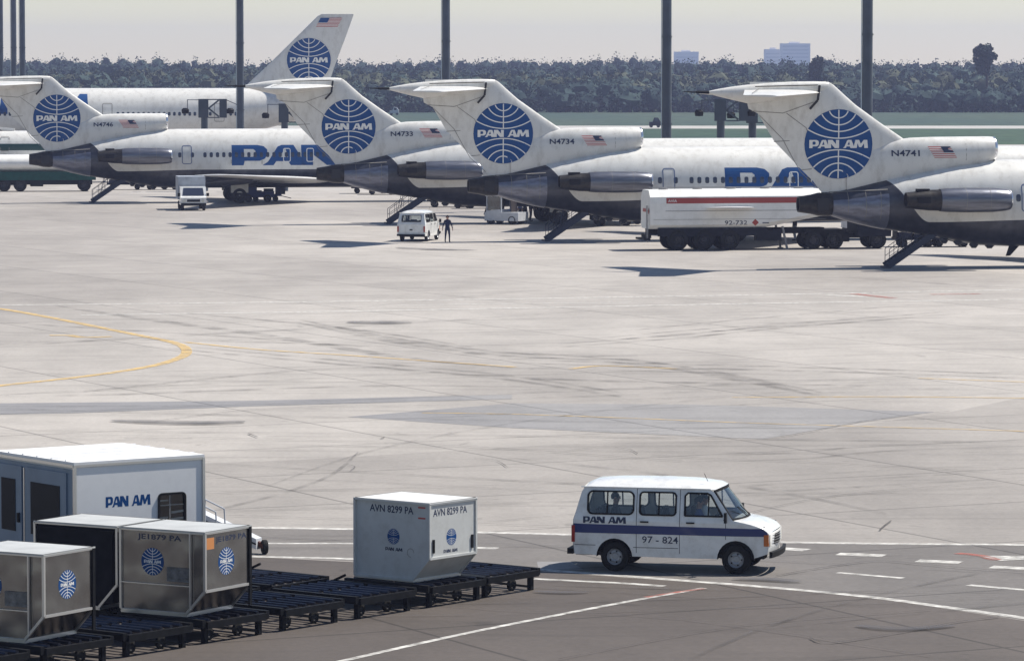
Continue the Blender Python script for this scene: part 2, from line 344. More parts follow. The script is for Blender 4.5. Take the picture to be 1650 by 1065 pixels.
# tyre marks, cracks and joints
TMARK = mark_mat('rubber_mark', (.07,.065,.065), .0, .36, .8); CRACK = mark_mat('crack_dark', (.04,.035,.035), .35, .9, 3); STAIN = mark_mat('oil_stain', (.06,.06,.07), .25, .75, .6)
tm = MB(); z = .024
marks = [([(90,493),(215,512),(420,540),(640,575),(825,594)], .9), ([(480,520),(640,552),(825,575),(1030,580)], .7), ([(300,505),(560,530),(760,560)], .5),
 ([(825,585),(1040,592),(1240,597),(1450,603),(1700,612)], .7), ([(850,594),(1100,600),(1300,606)], .4), ([(950,552),(1130,536),(1330,522),(1560,505)], .35), ([(1000,535),(1200,515),(1490,490)], .3),
 ([(900,560),(1100,545),(1250,530),(1480,512)], .5), ([(0,560),(200,548),(420,552),(640,560)], .5), ([(0,600),(100,603)], .5), ([(490,660),(680,664),(825,668)], .25),
 ([(860,575),(1050,590),(1200,615),(1330,640)], .6), ([(700,600),(900,612),(1150,618),(1400,622)], .8), ([(1100,745),(1290,740),(1420,728),(1650,720)], .25),
 ([(0,640),(200,636),(420,628),(640,622),(900,625)], .6), ([(250,560),(520,585),(800,610),(1000,640)], .5), ([(400,880),(700,875),(1000,885)], .12),
 ([(1130,800),(1300,790),(1650,770)], .2), ([(0,520),(160,530),(400,545),(600,560)], .4)]
for i, (pts, w) in enumerate(marks):
    for off in ((0, 1.9) if i % 2 else (0,)):
        P = gp(pts); P = [Vector((p.x, p.y + off, 0)) for p in P]
        ribbon(tm, P, w, z, taper=True); z += .0003
for i in range(34):
    px, py = random.uniform(0, 1650), random.uniform(450, 1000); g0 = at(px, py)
    ang = random.choice([.15, .35, .5, -.2, -.45, .7, 1.1, -.9]) + random.uniform(-.12, .12); ln = random.uniform(8, 34) * (g0.y / 130); cv = random.uniform(-.25, .25)
    P = [g0 + Vector((math.cos(ang + cv*t)*ln*t, math.sin(ang + cv*t)*ln*t, 0)) for t in (-1, -.5, 0, .5, 1)]
    ribbon(tm, P, random.uniform(.12, .32), z, taper=True); z += .0003
tag(tm.build('tyre_marks', TMARK, smooth=False, fixn=False), kind='stuff')
cm = MB()
for pts, w in [([(135,632),(270,618),(400,605),(500,597),(640,592)], .10), ([(250,680),(400,662),(560,655)], .06), ([(200,708),(310,708)], .07), ([(400,700),(415,706)], .07), ([(430,705),(520,705),(612,705),(614,708)], .06),
   ([(565,760),(572,754),(560,750)], .03), ([(765,740),(800,744),(818,755)], .03), ([(850,733),(900,730),(965,722),(1010,725),(1028,733)], .035), ([(1050,735),(1180,742),(1340,748),(1650,765)], .05),
   ([(1250,930),(1330,916),(1412,906),(1480,911),(1560,918),(1650,924)], .05), ([(1305,1030),(1340,1038),(1460,1020),(1540,1005),(1610,996)], .05), ([(1418,856),(1424,850),(1436,841)], .05),
   ([(825,689),(1050,700),(1230,708),(1390,680),(1530,664)], .05), ([(345,832),(560,838),(900,850)], .04), ([(300,800),(480,792),(800,788)], .04), ([(1150,842),(1350,800),(1650,776)], .03),
   ([(0,700),(300,706),(700,718),(1100,745)], .05), ([(550,960),(800,985),(1100,1000),(1500,1060)], .03), ([(900,1065),(1200,1010),(1500,985)], .03)]:
    ribbon(cm, gp(pts), w, z, sub=4); z += .0003
tag(cm.build('pavement_cracks', CRACK, smooth=False, fixn=False), kind='stuff')
stn = MB()
for pts, w in [([(180,679),(260,682),(345,683),(390,680)], 1.3), ([(1180,935),(1240,936),(1290,940)], .5), ([(860,955),(905,957),(950,956)], .35), ([(560,520),(620,521),(660,520)], 2), ([(1380,1010),(1450,1016),(1540,1010)], .5), ([(640,400),(700,403),(770,404)], 1.5)]:
    ribbon(stn, gp(pts), w, z, taper=True); z += .0003
tag(stn.build('oil_stains', STAIN, smooth=False, fixn=False), kind='stuff')

hz = MB(); hz.box(-520, 520, -25, 4000, -1, 46); hm = bpy.data.materials.new('thin_blue_haze'); hm.use_nodes = True; t = hm.node_tree; t.nodes.clear()
pv = t.nodes.new('ShaderNodeVolumePrincipled'); ho = t.nodes.new('ShaderNodeOutputMaterial'); t.links.new(pv.outputs[0], ho.inputs['Volume'])
pv.inputs['Color'].default_value = (.54,.60,.94,1); pv.inputs['Density'].default_value = .00019; pv.inputs['Anisotropy'].default_value = .2
HZ = tag(hz.build('haze', hm, smooth=False), kind='stuff')

# ------------------------------------------------------------------ flat shapes, lettering
def fill(loops):
    """tessellate closed 2D loops (first outer, then holes) -> verts, tris"""
    L = [[Vector((x, y, 0)) for x, y in lp] for lp in loops]
    tris = geometry.tessellate_polygon(L); V = [p for lp in L for p in lp]
    return [(p.x, p.y) for p in V], [tuple(t) for t in tris]
def merge(parts):
    V = []; Fc = []
    for v, f in parts:
        o = len(V); V += list(v); Fc += [tuple(i + o for i in t) for t in f]
    return V, Fc
def slice2(V, Fc, step=.25, axes=(0, 1)):
    bm = bmesh.new(); vv = [bm.verts.new((x, y, 0)) for x, y in V]
    for f in Fc:
        try: bm.faces.new([vv[i] for i in f])
        except ValueError: pass
    for ax in axes:
        cs = [p[ax] for p in V]; lo, hi = min(cs), max(cs); n = int((hi - lo) / step)
        for k in range(1, n + 1):
            c = lo + (hi - lo) * k / (n + 1); co = [0,0,0]; no = [0,0,0]; co[ax] = c; no[ax] = 1
            bmesh.ops.bisect_plane(bm, geom=bm.verts[:] + bm.edges[:] + bm.faces[:], plane_co=co, plane_no=no)
    bm.verts.ensure_lookup_table(); bm.verts.index_update()
    V2 = [(v.co.x, v.co.y) for v in bm.verts]; F2 = [[v.index for v in f.verts] for f in bm.faces]; bm.free()
    return V2, F2
def text2(s, h=1.0, w=None, bold=.0):
    c = bpy.data.curves.new('t', 'FONT'); c.body = s; c.size = 1; c.offset = bold; c.resolution_u = 2; c.fill_mode = 'FRONT'
    o = bpy.data.objects.new('t', c); COL.objects.link(o); bpy.context.view_layer.update()
    me = bpy.data.meshes.new_from_object(o.evaluated_get(bpy.context.evaluated_depsgraph_get()))
    V = [(v.co.x, v.co.y) for v in me.vertices]; Fc = [tuple(p.vertices) for p in me.polygons]
    COL.objects.unlink(o); bpy.data.objects.remove(o); bpy.data.meshes.remove(me)
    x0 = min(p[0] for p in V); x1 = max(p[0] for p in V); y0 = min(p[1] for p in V); y1 = max(p[1] for p in V)
    k = h / (y1 - y0); kx = (w / (x1 - x0)) if w else k
    return [((x - x0) * kx, (y - y0) * k) for x, y in V], Fc
GL = {'P': ([[(0,0),(0,1),(.74,1),(.92,.94),(1.02,.78),(1.02,.5),(.95,.33),(.80,.22),(.37,.22),(.34,0)], [(.35,.42),(.35,.80),(.62,.80),(.68,.72),(.68,.50),(.60,.42)]], .90),
      'A': ([[(-.02,0),(.14,.18),(.42,.92),(.54,1),(.88,1),(1.24,0),(.80,0),(.72,.2),(.38,.2),(.30,0)], [(.47,.40),(.64,.84),(.72,.40)]], 1.10),
      'N': ([[(0,0),(0,1),(.48,1),(.86,.48),(.86,1),(1.2,1),(1.2,0),(.74,0),(.34,.52),(.34,0)]], 1.3),
      'M': ([[(0,0),(.22,1),(.62,1),(.80,.52),(1.12,1),(1.50,1),(1.58,0),(1.18,0),(1.14,.56),(.86,.1),(.62,.1),(.46,.58),(.36,0)]], 1.56),
      ' ': (None, .34)}
def panam(h, w=None, word='PAN AM', split=False):
    x = 0; parts = []
    for ch in word:
        g, adv = GL[ch]
        if g: parts.append(fill([[(a + x, b) for a, b in lp] for lp in g]))
        x += adv
    k = (w / x) if w else h
    parts = [([(a * k, b * h) for a, b in v], f) for v, f in parts]
    return parts if split else merge(parts)
def disc(r, n=40, cx=0, cy=0): return ([(cx, cy)] + [(cx + r*math.cos(2*PI*k/n), cy + r*math.sin(2*PI*k/n)) for k in range(n)], [(0, 1+k, 1+(k+1)%n) for k in range(n)])
def strip2(P, w):
    V = []; n = len(P)
    for i, p in enumerate(P):
        a = P[max(i-1,0)]; b = P[min(i+1,n-1)]; dx, dy = b[0]-a[0], b[1]-a[1]; l = math.hypot(dx, dy) or 1; nx, ny = -dy/l*w/2, dx/l*w/2
        V += [(p[0]+nx, p[1]+ny), (p[0]-nx, p[1]-ny)]
    return V, [(2*i, 2*i+1, 2*i+3, 2*i+2) for i in range(n-1)]
def globe_lines(r, w):
    parts = []
    for sgn in (1, -1):
        for a, yc in ((.277, .75), (.5, .55), (.73, .36), (.905, .165)):
            ye = math.sqrt(1 - a*a) * .985; s = ye - yc; q = (a*a + s*s) / (2*s); cy = yc + q; ph = math.asin(min(1, a / q))
            if cy < ye: ph = PI - ph
            parts.append(strip2([(r*q*math.sin(-ph + 2*ph*k/18), sgn*r*(cy - q*math.cos(-ph + 2*ph*k/18))) for k in range(19)], w))
        parts.append(strip2([(0, sgn*r*.16), (0, sgn*r*.985)], w))
    return merge(parts)
def put(name, V, Fc, m, parent, fn):
    """place a 2D decal: fn(u, v) -> point"""
    mb = MB(); mb.add([fn(x, y) for x, y in V], Fc); return mb.build(name, m, parent, smooth=False, fixn=False)
def emblem(parent, r, fn, word=True, ws=.035, ts=1.72, lift=lambda k: k):
    """blue globe with white lines; fn(u, v, k): k = layer"""
    e = put('emblem', *slice2(*disc(r), step=.35 if r > 1 else 9), PBLUE, parent, lambda u, v: fn(u, v, 1))
    put('emblem_lines', *slice2(*globe_lines(r, ws*r), step=.4 if r > 1 else 9), WMARK, e, lambda u, v: fn(u, v, 2))
    if word:
        h = r*.235; w = r*ts; V, Fc = panam(h, w)
        put('emblem_lettering', *slice2(V, Fc, step=.4 if r > 1 else 9), WMARK, e, lambda u, v: fn(u - w/2, v - h/2, 2.3))
    return e
def rrect(x0, x1, y0, y1, r, n=4, skew=0):
    P = []
    for cx, cy, a0 in ((x1-r, y1-r, 0), (x0+r, y1-r, PI/2), (x0+r, y0+r, PI), (x1-r, y0+r, 1.5*PI)):
        for k in range(n+1):
            a = a0 + PI/2*k/n; P.append((cx + r*math.cos(a) , cy + r*math.sin(a)))
    return [(x + skew*(y-y0), y) for x, y in P]
def wheel(parent, loc, r, w, axis=(0,1,0), rimf=.55, name='wheel', mesh_cache={}, rm=None):
    rm = rm or (RIM if r in (.318,) else DRIM); key = (round(r,3), round(w,3), rimf, tuple(axis))
    if key not in mesh_cache:
        a = Vector(axis); t = MB(); rr = r*rimf
        t.lathe(-a*w/2, a, [(w*.12, rr), (0, rr*1.12), (0, r*.88), (w*.10, r*.97), (w*.3, r), (w*.7, r), (w*.9, r*.97), (w, r*.88), (w, rr*1.12), (w*.88, rr), (w*.12, rr)], 28)
        q = MB(); q.lathe(-a*w/2, a, [(w*.30, 0), (w*.26, rr*.25), (w*.30, rr*.35), (w*.22, rr*.55), (w*.30, rr*.8), (w*.05, rr*.97), (w*.12, rr), (w*.9, rr), (w*.6, rr*.8), (w*.6, 0)], 24)
        for k in range(5):
            an = 2*PI*k/5; b = a.cross(Vector((0,0,1))).normalized(); c = a.cross(b)
            for sd in (-1, 1):
                p = (b*math.cos(an) + c*math.sin(an))*rr*.68 + a*(-w*.5 + (w*.20 if sd < 0 else w*.64)); q.lathe(p, a, [(0, rr*.11), (w*.03, rr*.11)], 8, 1, cap=True)
        mesh_cache[key] = (t.mesh('tyre', TYRE), q.mesh('rim', [rm, HOLE]))
    tm_, qm = mesh_cache[key]
    o = link(name, tm_, parent, loc); link('rim', qm, o); return o

# ------------------------------------------------------------------ tri-jet airliner (x forward from fin tip, y port, z up)
def ring(x, zt, zb, hw, n=40, flat=1.0):
    zc = (zt + zb) / 2; hh = (zt - zb) / 2
    return [(x, hw*math.sin(2*PI*k/n), zc + hh*math.cos(2*PI*k/n)) for k in range(n)]
def interp(tab, x):
    for a, b in zip(tab, tab[1:]):
        if a[0] <= x <= b[0] or a[0] >= x >= b[0]:
            t = (x - a[0]) / (b[0] - a[0]); return [p + (q - p) * t for p, q in zip(a[1:], b[1:])]
    return list(tab[0][1:]) if abs(x - tab[0][0]) < abs(x - tab[-1][0]) else list(tab[-1][1:])
FUS = [(.1,4.12,2.92,.60),(.9,4.30,2.66,.76),(1.8,4.53,2.42,.94),(2.7,4.75,2.22,1.12),(4,5.08,2.0,1.38),(5.7,5.46,1.76,1.62),(7.2,5.72,1.45,1.78),(8.6,5.87,1.22,1.86),(10.2,5.93,1.15,1.88),(34,5.93,1.15,1.88),
       (35.2,5.90,1.2,1.84),(36.2,5.78,1.35,1.72),(36.9,5.60,1.55,1.58),(37.5,5.12,1.75,1.40),(38.1,4.72,2.0,1.16),(38.7,4.40,2.35,.88),(39.2,4.08,2.7,.60),(39.5,3.78,3.0,.36),(39.62,3.5,3.3,.10)]
def fin_chord(z):
    le = interp([(3.5,8.9),(5.0,7.6),(6.2,5.6),(7.17,4.1),(8.0,2.85),(8.95,1.5),(9.6,.75),(10.0,.32),(10.22,-.05)], z)[0]
    te = interp([(3.5,-.1),(4.5,-.55),(5.4,-1.5),(6.97,-3.05),(8.47,-3.95),(8.75,-4.5),(9.2,-4.6),(10.22,-4.4)], z)[0]
    return le, te
def airfoil(c0, c1, z, tk, n=12):
    """closed loop of (x, y) with LE at c0, TE at c1"""
    up = []; L = c0 - c1
    for i in range(n+1):
        s = (1 - math.cos(PI*i/n)) / 2
        y = tk * (1.4845*math.sqrt(s) - .63*s - 1.758*s*s + 1.4215*s**3 - .5075*s**4) * 1.02
        up.append((c0 - L*s, max(y, .012)))
    return [(x, y, z) for x, y in up] + [(x, -y, z) for x, y in up[::-1]]
def build_trijet():
    A = thing('jet_airliner', 'x', 'airliner')
    # fuselage
    xs = sorted(set([f[0] for f in FUS] + [10.5 + i*1.5 for i in range(16)] + [i*.5 for i in range(1, 21)])); xs = [x for x in xs if x >= .1]
    fb = MB(); rings = [ring(x, *interp(FUS, x), n=48) for x in xs]
    fb.loft(rings); fus = fb.build('fuselage', FPAINT, A)
    rc = MB(); rc.loft([ring(3.25 - .02, *interp(FUS, 3.23), n=48), ring(.1, 4.14, 2.90, .62, n=48)], cap=False)
    # engine bay cowling, slightly proud of the tail
    cw = MB(); cw.loft([ring(x, interp(FUS, x)[0]-.10+.03, interp(FUS, x)[1]-.03, interp(FUS, x)[2]+.03, 48) for x in (.15,.9,1.7,2.5,3.15)], cap=True)
    cwl = cw.build('engine_bay_cowling', COWL, A)
    cs = MB(); cs.lathe((1.72, 0, 3.55), (1,0,0), [(0, .96),(.04,.97)], 48)
    # tail nozzle
    nz = MB(); c = (.15, 0, 3.5)
    nz.lathe((.15,0,3.52), (-1,0,0), [(0,.62),(.25,.66),(.75,.63),(1.15,.53),(1.85,.43),(1.85,.37),(1.2,.45),(.5,.4),(.5,0)], 32)
    nzo = nz.build('tail_nozzle', HOTM, A)
    
    for y_ in (-.70, .55): dl = MB(); dl.box(-.75,-.15,y_,y_+.15,3.2,3.85); dl.build('reverser_door', mat('reverser_scoop', (.01,.01,.012), .7), nzo)
    # fin
    fn = MB(); zs = [3.6,4.2,4.8,5.4,6.0,6.6,6.97,7.17,7.6,8.0,8.47,8.75,8.95,9.3,9.6,9.85,10.05,10.2]
    fr = []
    for z in zs:
        le, te = fin_chord(z); tk = .34 * min(1, (le-te)/6.5) + .06
        if z > 9.9: tk *= max(.2, math.sqrt(max(0, 1 - ((z-9.9)/.34)**2)))
        fr.append(airfoil(le, te, z, tk, 16))
    fn.loft(fr); fin = fn.build('fin', WHITE, A, angle=50)
    # S-duct fairing in front of the fin
    DU = [(9.30,7.18,5.86,.66),(9.0,7.20,5.72,.74),(8.2,7.20,5.45,.78),(7,7.19,5.2,.76),(5.8,7.18,4.9,.70),(4.6,7.14,4.6,.58),(3.4,6.98,4.3,.44),(2.2,6.6,4.1,.33),(1,6.0,3.9,.22)]
    du = MB(); du.loft([ring(d[0], d[1], d[2], d[3], 32) for d in DU], cap=False)
    duo = du.build('intake_duct', WHITE, A, angle=60)
    lp = MB(); zc = 6.52
    def orn(x, r): return [(x, r*math.sin(2*PI*k/32), zc + r*1.0*math.cos(2*PI*k/32)) for k in range(32)]
    lp.loft([orn(9.28,.665), orn(9.38,.655), orn(9.44,.61), orn(9.40,.565), orn(9.2,.55)], cap=False); lpo = lp.build('intake_lip', LIP, duo)
    th = MB(); th.loft([orn(9.2,.55), orn(8.4,.5), orn(7.8,.2)]); th.build('intake_throat', HOLE, duo)
    # fin-top fairing and probe
    BT = [(-6.75,9.70,9.56,.05),(-6.3,9.80,9.44,.14),(-5.4,9.95,9.22,.24),(-4.4,10.07,9.0,.30),(-3.2,10.17,9.1,.33),(-2,10.22,9.3,.33),(-.8,10.23,9.5,.28),(-.2,10.21,9.7,.18),(.05,10.15,9.85,.05)]
    bt = MB(); bt.loft([ring(*b, n=20) for b in BT]); bto = bt.build('tail_fairing', WHITE, A, angle=60)
    pr = MB(); pr.lathe((-6.7,0,9.63), (-1,0,.03), [(0,.085),(.7,.075),(.72,.05),(1.5,.012)], 10); pr.build('probe', DKSTEEL, bto)
    # stabilisers
    for s in (-1, 1):
        st = MB(); rr = []
        for t in (0, .15, .35, .6, .85, 1):
            y = s*(.15 + 5.25*t); x0 = -.45 - 3.75*t; ch = 4.3 - 2.45*t; zr = 9.93 - .16*t
            af = airfoil(0, -ch, 0, .055*ch)
            rr.append([(x0 + x*math.cos(R(1.8)), y, zr + yy + (x + .25)*-math.sin(R(1.8)) - .30) for x, yy, _ in af])
        st.loft(rr); so_ = st.build('stabiliser', WHITE, A, angle=60)
        el = MB(); el.bar((-4.0,s*.5,9.86),(-5.5,s*5.1,9.62),.02,.03); el.build('elevator_hinge', SEAM, so_)
    sl_ = MB(); sl_.bar((-.7,-.335,10.03),(-4.2,-.31,9.95),.02,.05); sl_.bar((-.62,-.42,10.02),(-.72,-.42,9.2),.03,.13); sl_.bar((-.72,-.40,9.2),(-1.15,-.36,8.72),.03,.13); sl_.build('stabiliser_slot', HOTM, A)
    # grime seams on fin
    bv = fn.bvh(); bvf = fb.bvh(); bvd = du.bvh()
    def proj(x, z, off=.015):
        best = None
        for b in (bv, bvf, bvd):
            h = b.ray_cast(Vector((x, -9, z)), Vector((0,1,0)))
            if h[0] is not None and (best is None or h[0].y < best): best = h[0].y
        return (x, (best if best is not None else -.1) - off, z)
    def deco(name, V, Fc, m, step=.3, parent=A, off=.015): return put(name, *slice2(V, Fc, step=step), m, parent, lambda u, v: proj(u, v, off))
    for P in ([(-4.35,8.62),(-2.6,8.5),(-1.9,8.75),(-.9,9.1)], [(-3.9,8.4),(-2.6,7.1),(-1.6,5.3),(-.6,4.4)], [(-3.1,6.95),(-2.2,7.0)], [(-2.4,8.5),(-1.3,7.7),(-.9,6.7)], [(-1.55,5.4),(-.95,5.45)]):
        deco('panel_seam', *strip2(P, .035), SEAM, parent=fin)
    deco('panel_seam', *strip2([(0,4.18),(3.1,4.35)], .05), SEAM, parent=fus, off=.05)
    for x in (.95, 1.9, 2.7): deco('panel_seam', *strip2([(x,4.2),(x,2.7)], .03), SEAM, parent=fus, off=.06)
    deco('panel_seam', *strip2([(7.6,7.1),(7.6,5.9)], .025), SEAM, parent=fin, off=.01)
    # globe
    gx, gz, gr = .52, 6.81, 1.9
    emblem(A, gr, lambda u, v, k: proj(gx + u, gz + v, .012*k + .01))
    # flag: skewed stripes, canton forward
    fx, fz, fw, fh = 5.45, 6.05, 1.25, .62
    def sk(u, v): return (fx + u*fw + (1-v)*.36, fz + v*fh)
    fl = None
    V = []; Fc = []
    for k in range(13):
        o = len(V); V += [sk(0,k/13), sk(1,k/13), sk(1,(k+1)/13), sk(0,(k+1)/13)]; Fc.append((o,o+1,o+2,o+3))
    fm = MB(); fm.add([proj(x, z, .02) for x, z in V], []); fm.f = [list(f) for f in Fc]; fm.m = [0 if k % 2 == 0 else 1 for k in range(13)]
    fl = fm.build('flag', [FRED, FWHITE], A, smooth=False, fixn=False)
    fc = MB(); fc.add([proj(*sk(u, v), .03) for u, v in ((.56,.46),(1,.46),(1,1),(.56,1))], [(0,1,2,3)]); fc.build('flag_canton', REGB, fl, smooth=False, fixn=False)
    # side engines
    for s in (-1, 1):
        y = s*2.85; z = 3.80
        e = MB(); e.lathe((9.5, y, z), (-1,0,0), [(.35,.42),(.05,.45),(0,.50),(.06,.545),(.3,.60),(1.0,.66),(2.4,.675),(3.6,.65),(4.0,.61)], 36)
        eo = e.build('engine_nacelle', STEEL, A)
        q = MB(); q.lathe((9.5, y, z), (-1,0,0), [(3.95,.605),(4.02,.575),(4.6,.56),(5.2,.50),(5.9,.42),(5.9,.36),(5.0,.36),(5.0,0)], 32); q.build('exhaust_nozzle', HOTM, eo)
        w = MB(); w.lathe((9.5, y, z), (-1,0,0), [(.05,.45),(.0,.50),(.05,.54),(.30,.592)], 36); w.build('intake_lip', LIP, eo)
        w = MB(); w.lathe((9.5, y, z), (-1,0,0), [(.3,.425),(.8,.41),(.8,.0)], 24); w.build('intake_throat', HOLE, eo)
        for xx in (1.25, 2.6): 
            w = MB(); w.lathe((9.5-xx, y, z), (-1,0,0), [(0,.672),(.02,.674)], 36); w.build('cowl_seam', SEAM, eo)
        w = MB(); w.box(4.2,4.9,y-.2,y+.2,z+.47,z+.62); w.build('reverser_door', HOLE, eo); w = MB(); w.box(4.15,4.85,y-.60,y-.44,z-.15,z+.2); w.build('reverser_door', HOLE, eo)
        p = MB(); p.loft([[(8.6,s*1.2,z+.02),(7.2,s*1.2,z+.26),(4.4,s*1.2,z+.05),(7.2,s*1.2,z-.2)], [(8.3,s*2.5,z+.02),(7.2,s*2.5,z+.22),(4.9,s*2.5,z+.05),(7.2,s*2.5,z-.16)]]); p.build('engine_pylon', WHITE, A)
    # cabin windows
    wv, wf = fill([rrect(-.13,.13,-.2,.2,.1)]); wv2, wf2 = slice2(wv, wf, .1, (1,))
    def side(x, z, s, off=.008):
        h = bvf.ray_cast(Vector((x, s*9, z)), Vector((0,-s,0))); return (x, h[0].y + s*off, z)
    wm = {}
    for s in (-1, 1):
        mb = MB(); x0 = 20.0
        mb.add([tuple(Vector(side(x0+u, 3.86+v, s)) - Vector((x0,0,0))) for u, v in wv2], wf2); wm[s] = mb.mesh('cabin_window', WINDOW, smooth=False, fixn=False)
    for s in (-1, 1):
        k = 0; x = 10.25
        while x < 35:
            if not (10.7 < x < 11.0 or 33.2 < x < 34.3 or 11.6 < x < 11.9):
                link('cabin_window', wm[s], A, (x, 0, 0))
            x += .508
    def outline(x0, x1, z0, z1, r, w=.05, m=REGB, name='door'):
        P = rrect(x0, x1, z0, z1, r, 3); return deco(name, *strip2(P + [P[0], P[1]], w), m)
    outline(10.45, 11.2, 3.15, 4.6, .15, .06, mat('door_outline_blue', (.06,.10,.22), .5)); outline(33.2, 34.1, 2.9, 4.75, .15)
    outline(18.65, 19.2, 3.3, 4.35, .12, .06, WMARK, 'overwing_exit'); outline(20.55, 21.1, 3.3, 4.35, .12, .06, WMARK, 'overwing_exit')
    for xx, zz in ((16.9,3.1),(14.4,3.15),(24,3.1)): deco('fuselage_vent', *strip2([(xx,zz),(xx,zz+.3)], .05), SEAM)
    # billboard title
    xx = 14.45; 
    for i, (v, f) in enumerate(panam(1.64, 17.8, split=True)):
        deco('title_letter', [(x + xx, y + 3.0) for x, y in v], f, PBLUE, step=.22, off=.006)
    # cockpit glazing
    cg = MB()
    for s in (-1, 1):
        for a, b in (((37.05,5.42),(37.5,4.95)), ((36.45,5.35),(36.95,4.9))):
            pts = []
            for x, z in ((a[0],b[1]),(b[0],b[1]-.05),(b[0]-.1,a[1]-.28),(a[0]-.05,a[1])):
                h = bvf.ray_cast(Vector((x, s*9, z)), Vector((0,-s,0)))
                pts.append((x, (h[0].y if h[0] else 0) + s*.02, z))
            cg.add(pts, [(0,1,2,3)])
    cg.build('cockpit_window', WINDOW, A, smooth=False)
    # wings with flaps and track fairings
    for s in (-1, 1):
        wg = MB(); rr = []
        for y, xl, ch, z, tk in ((1.2,22.6,8.6,1.75,.50),(3.0,21.4,7.3,1.90,.42),(6.0,19.3,5.6,2.1,.32),(11,15.9,4.0,2.35,.22),(15.5,12.7,2.6,2.60,.12),(15.75,12.2,1.9,2.60,.04)):
            rr.append([(x, s*y, z + yy) for x, yy, _ in airfoil(xl, xl-ch, 0, tk)])
        wg.loft(rr); wo_ = wg.build('wing', [mat('wing_skin', (.62,.62,.62), .4, metal=.3, var=.08, scale=1)], A, angle=60)
        fp = MB(); fp.loft([[(15.2,s*3,1.88),(15.1,s*3,1.76),(13.6,s*3,1.30),(13.7,s*3,1.42)], [(14.4,s*7,2.12),(14.3,s*7,2.02),(13.0,s*7,1.62),(13.1,s*7,1.72)], [(12.3,s*11.2,2.35),(12.2,s*11.2,2.27),(11.2,s*11.2,1.99),(11.3,s*11.2,2.07)]])
        fp.build('flap', BELLY, wo_)
        for y in (3.6, 6.4, 9.0, 11.0):
            xb = 15.3 - (y-3)*.36; q = MB(); q.lathe((xb+1.6, s*y, 1.72+.04*y), (-1,0,-.12), [(0,.02),(.5,.13),(1.6,.18),(2.7,.12),(3.2,.02)], 10); q.build('flap_track_fairing', BELLY, wo_)
        # main gear
        g = MB(); g.tube((14.9, s*2.85, .62), (15.0, s*2.7, 1.9), .11, .15, 10); g.tube((14.9,s*2.3,.62),(14.9,s*3.4,.62),.07,n=8); g.bar((15.0,s*2.75,1.3),(16.4,s*2.2,1.8),.08,.1)
        go = g.build('main_gear', GEARM, A)
        for dy in (-.43, .43): wheel(go, (14.9, s*2.85 + dy, .625), .625, .42, rimf=.5)
        dd = MB(); dd.box(14.2,15.6,s*3.45-.02,s*3.45+.02,.85,1.8); dd.build('gear_door', WHITE, go)
    g = MB(); g.tube((34.4,0,.42),(34.6,0,2.2),.09,.12,10); g.tube((34.4,-.35,.42),(34.4,.35,.42),.05,n=8); go = g.build('nose_gear', GEARM, A)
    for dy in (-.26,.26): wheel(go, (34.4, dy, .42), .42, .28, rimf=.5)
    # belly blade antenna, drain mast
    a = MB(); a.loft([[(10.9,-.03,1.2),(10.3,-.03,1.2),(10.3,.03,1.2),(10.9,.03,1.2)], [(10.35,-.02,.62),(10.1,-.02,.6),(10.1,.02,.6),(10.35,.02,.62)]]); a.build('blade_antenna', DARKEQ, A)
    a = MB(); 
    for xx, l in ((6.6,.35),(7.4,.28),(8.3,.30),(9.2,.26)): a = MB(); a.lathe((xx+.25,0,1.20+max(0,8.6-xx)*.17),(-1,0,0),[(0,.02),(.15,.2*l/.3),(.4,.2*l/.3),(.55,.02)],8); a.build('belly_fairing', BELLY, A)
    # ventral airstair
    y0, y1 = -.45, .45
    sr = MB()
    for y in (y0, y1): sr.bar((3.3,y,.12),(6.3,y,2.15),.07,.34)
    sr.bar((3.25,y0-.1,.06),(3.25,y1+.1,.06),.3,.1)
    sro = sr.build('airstair', STAIR, A)
    stp = MB(); stp.box(-.13,.13,y0+.04,y1-.04,-.02,.02); stm = stp.mesh('step', STAIR, smooth=False)
    for k in range(9): link('step', stm, sro, (3.5 + k*.31, 0, .28 + k*.21))
    hr = MB()
    for y in (y0, y1):
        hr.tube((3.35,y,.2),(3.35,y,1.05),.02,n=5); hr.tube((3.35,y,1.05),(5.4,y,2.5),.02,n=5); hr.tube((3.35,y,.65),(5.2,y,1.9),.015,n=5)
        for k in (1,2,3): hr.tube((3.35+k*.5,y,.25+k*.34),(3.35+k*.5,y,1.05+k*.354),.016,n=5)
        hr.tube((4.0,y,.65),(4.35,y,2.2),.022,n=5)
    hr.build('handrail', STAIR, sro)
    A['_'] = 0
    return A, proj
def tri_place(A, foot_px, foot_py, yaw, label, reg, proj):
    f = at(foot_px, foot_py); A.rotation_euler = (0, 0, yaw)
    A.location = f - Matrix.Rotation(yaw, 3, 'Z') @ Vector((3.3, 0, 0)); A.location.z = .004
    tag(A, label, 'airliner', 'three-engined jet airliners parked side by side')
    V, Fc = text2(reg, .34, 1.55, .02)
    put('registration', *slice2(V, Fc, .4), REGB, A, lambda u, v: proj(3.45 + u, 6.13 + v, .02))
A0, PRJ = build_trijet(); del A0['_']
YAW = R(10)
planes = [A0] + [copy_tree(A0) for _ in range(3)]
tri_place(planes[0], 148, 327, YAW, 'white tri-jet airliner registered N4746, leftmost of the row beside the small white truck', 'N4746', PRJ)
tri_place(planes[1], 625, 361, YAW, 'white tri-jet airliner registered N4733 with its stair behind the parked white van', 'N4733', PRJ)
tri_place(planes[2], 880, 389, YAW, 'white tri-jet airliner registered N4734 behind the red striped fuel tanker', 'N4734', PRJ)
tri_place(planes[3], 1428, 432, YAW, 'white tri-jet airliner registered N4741, nearest, cut off by the right edge', 'N4741', PRJ)

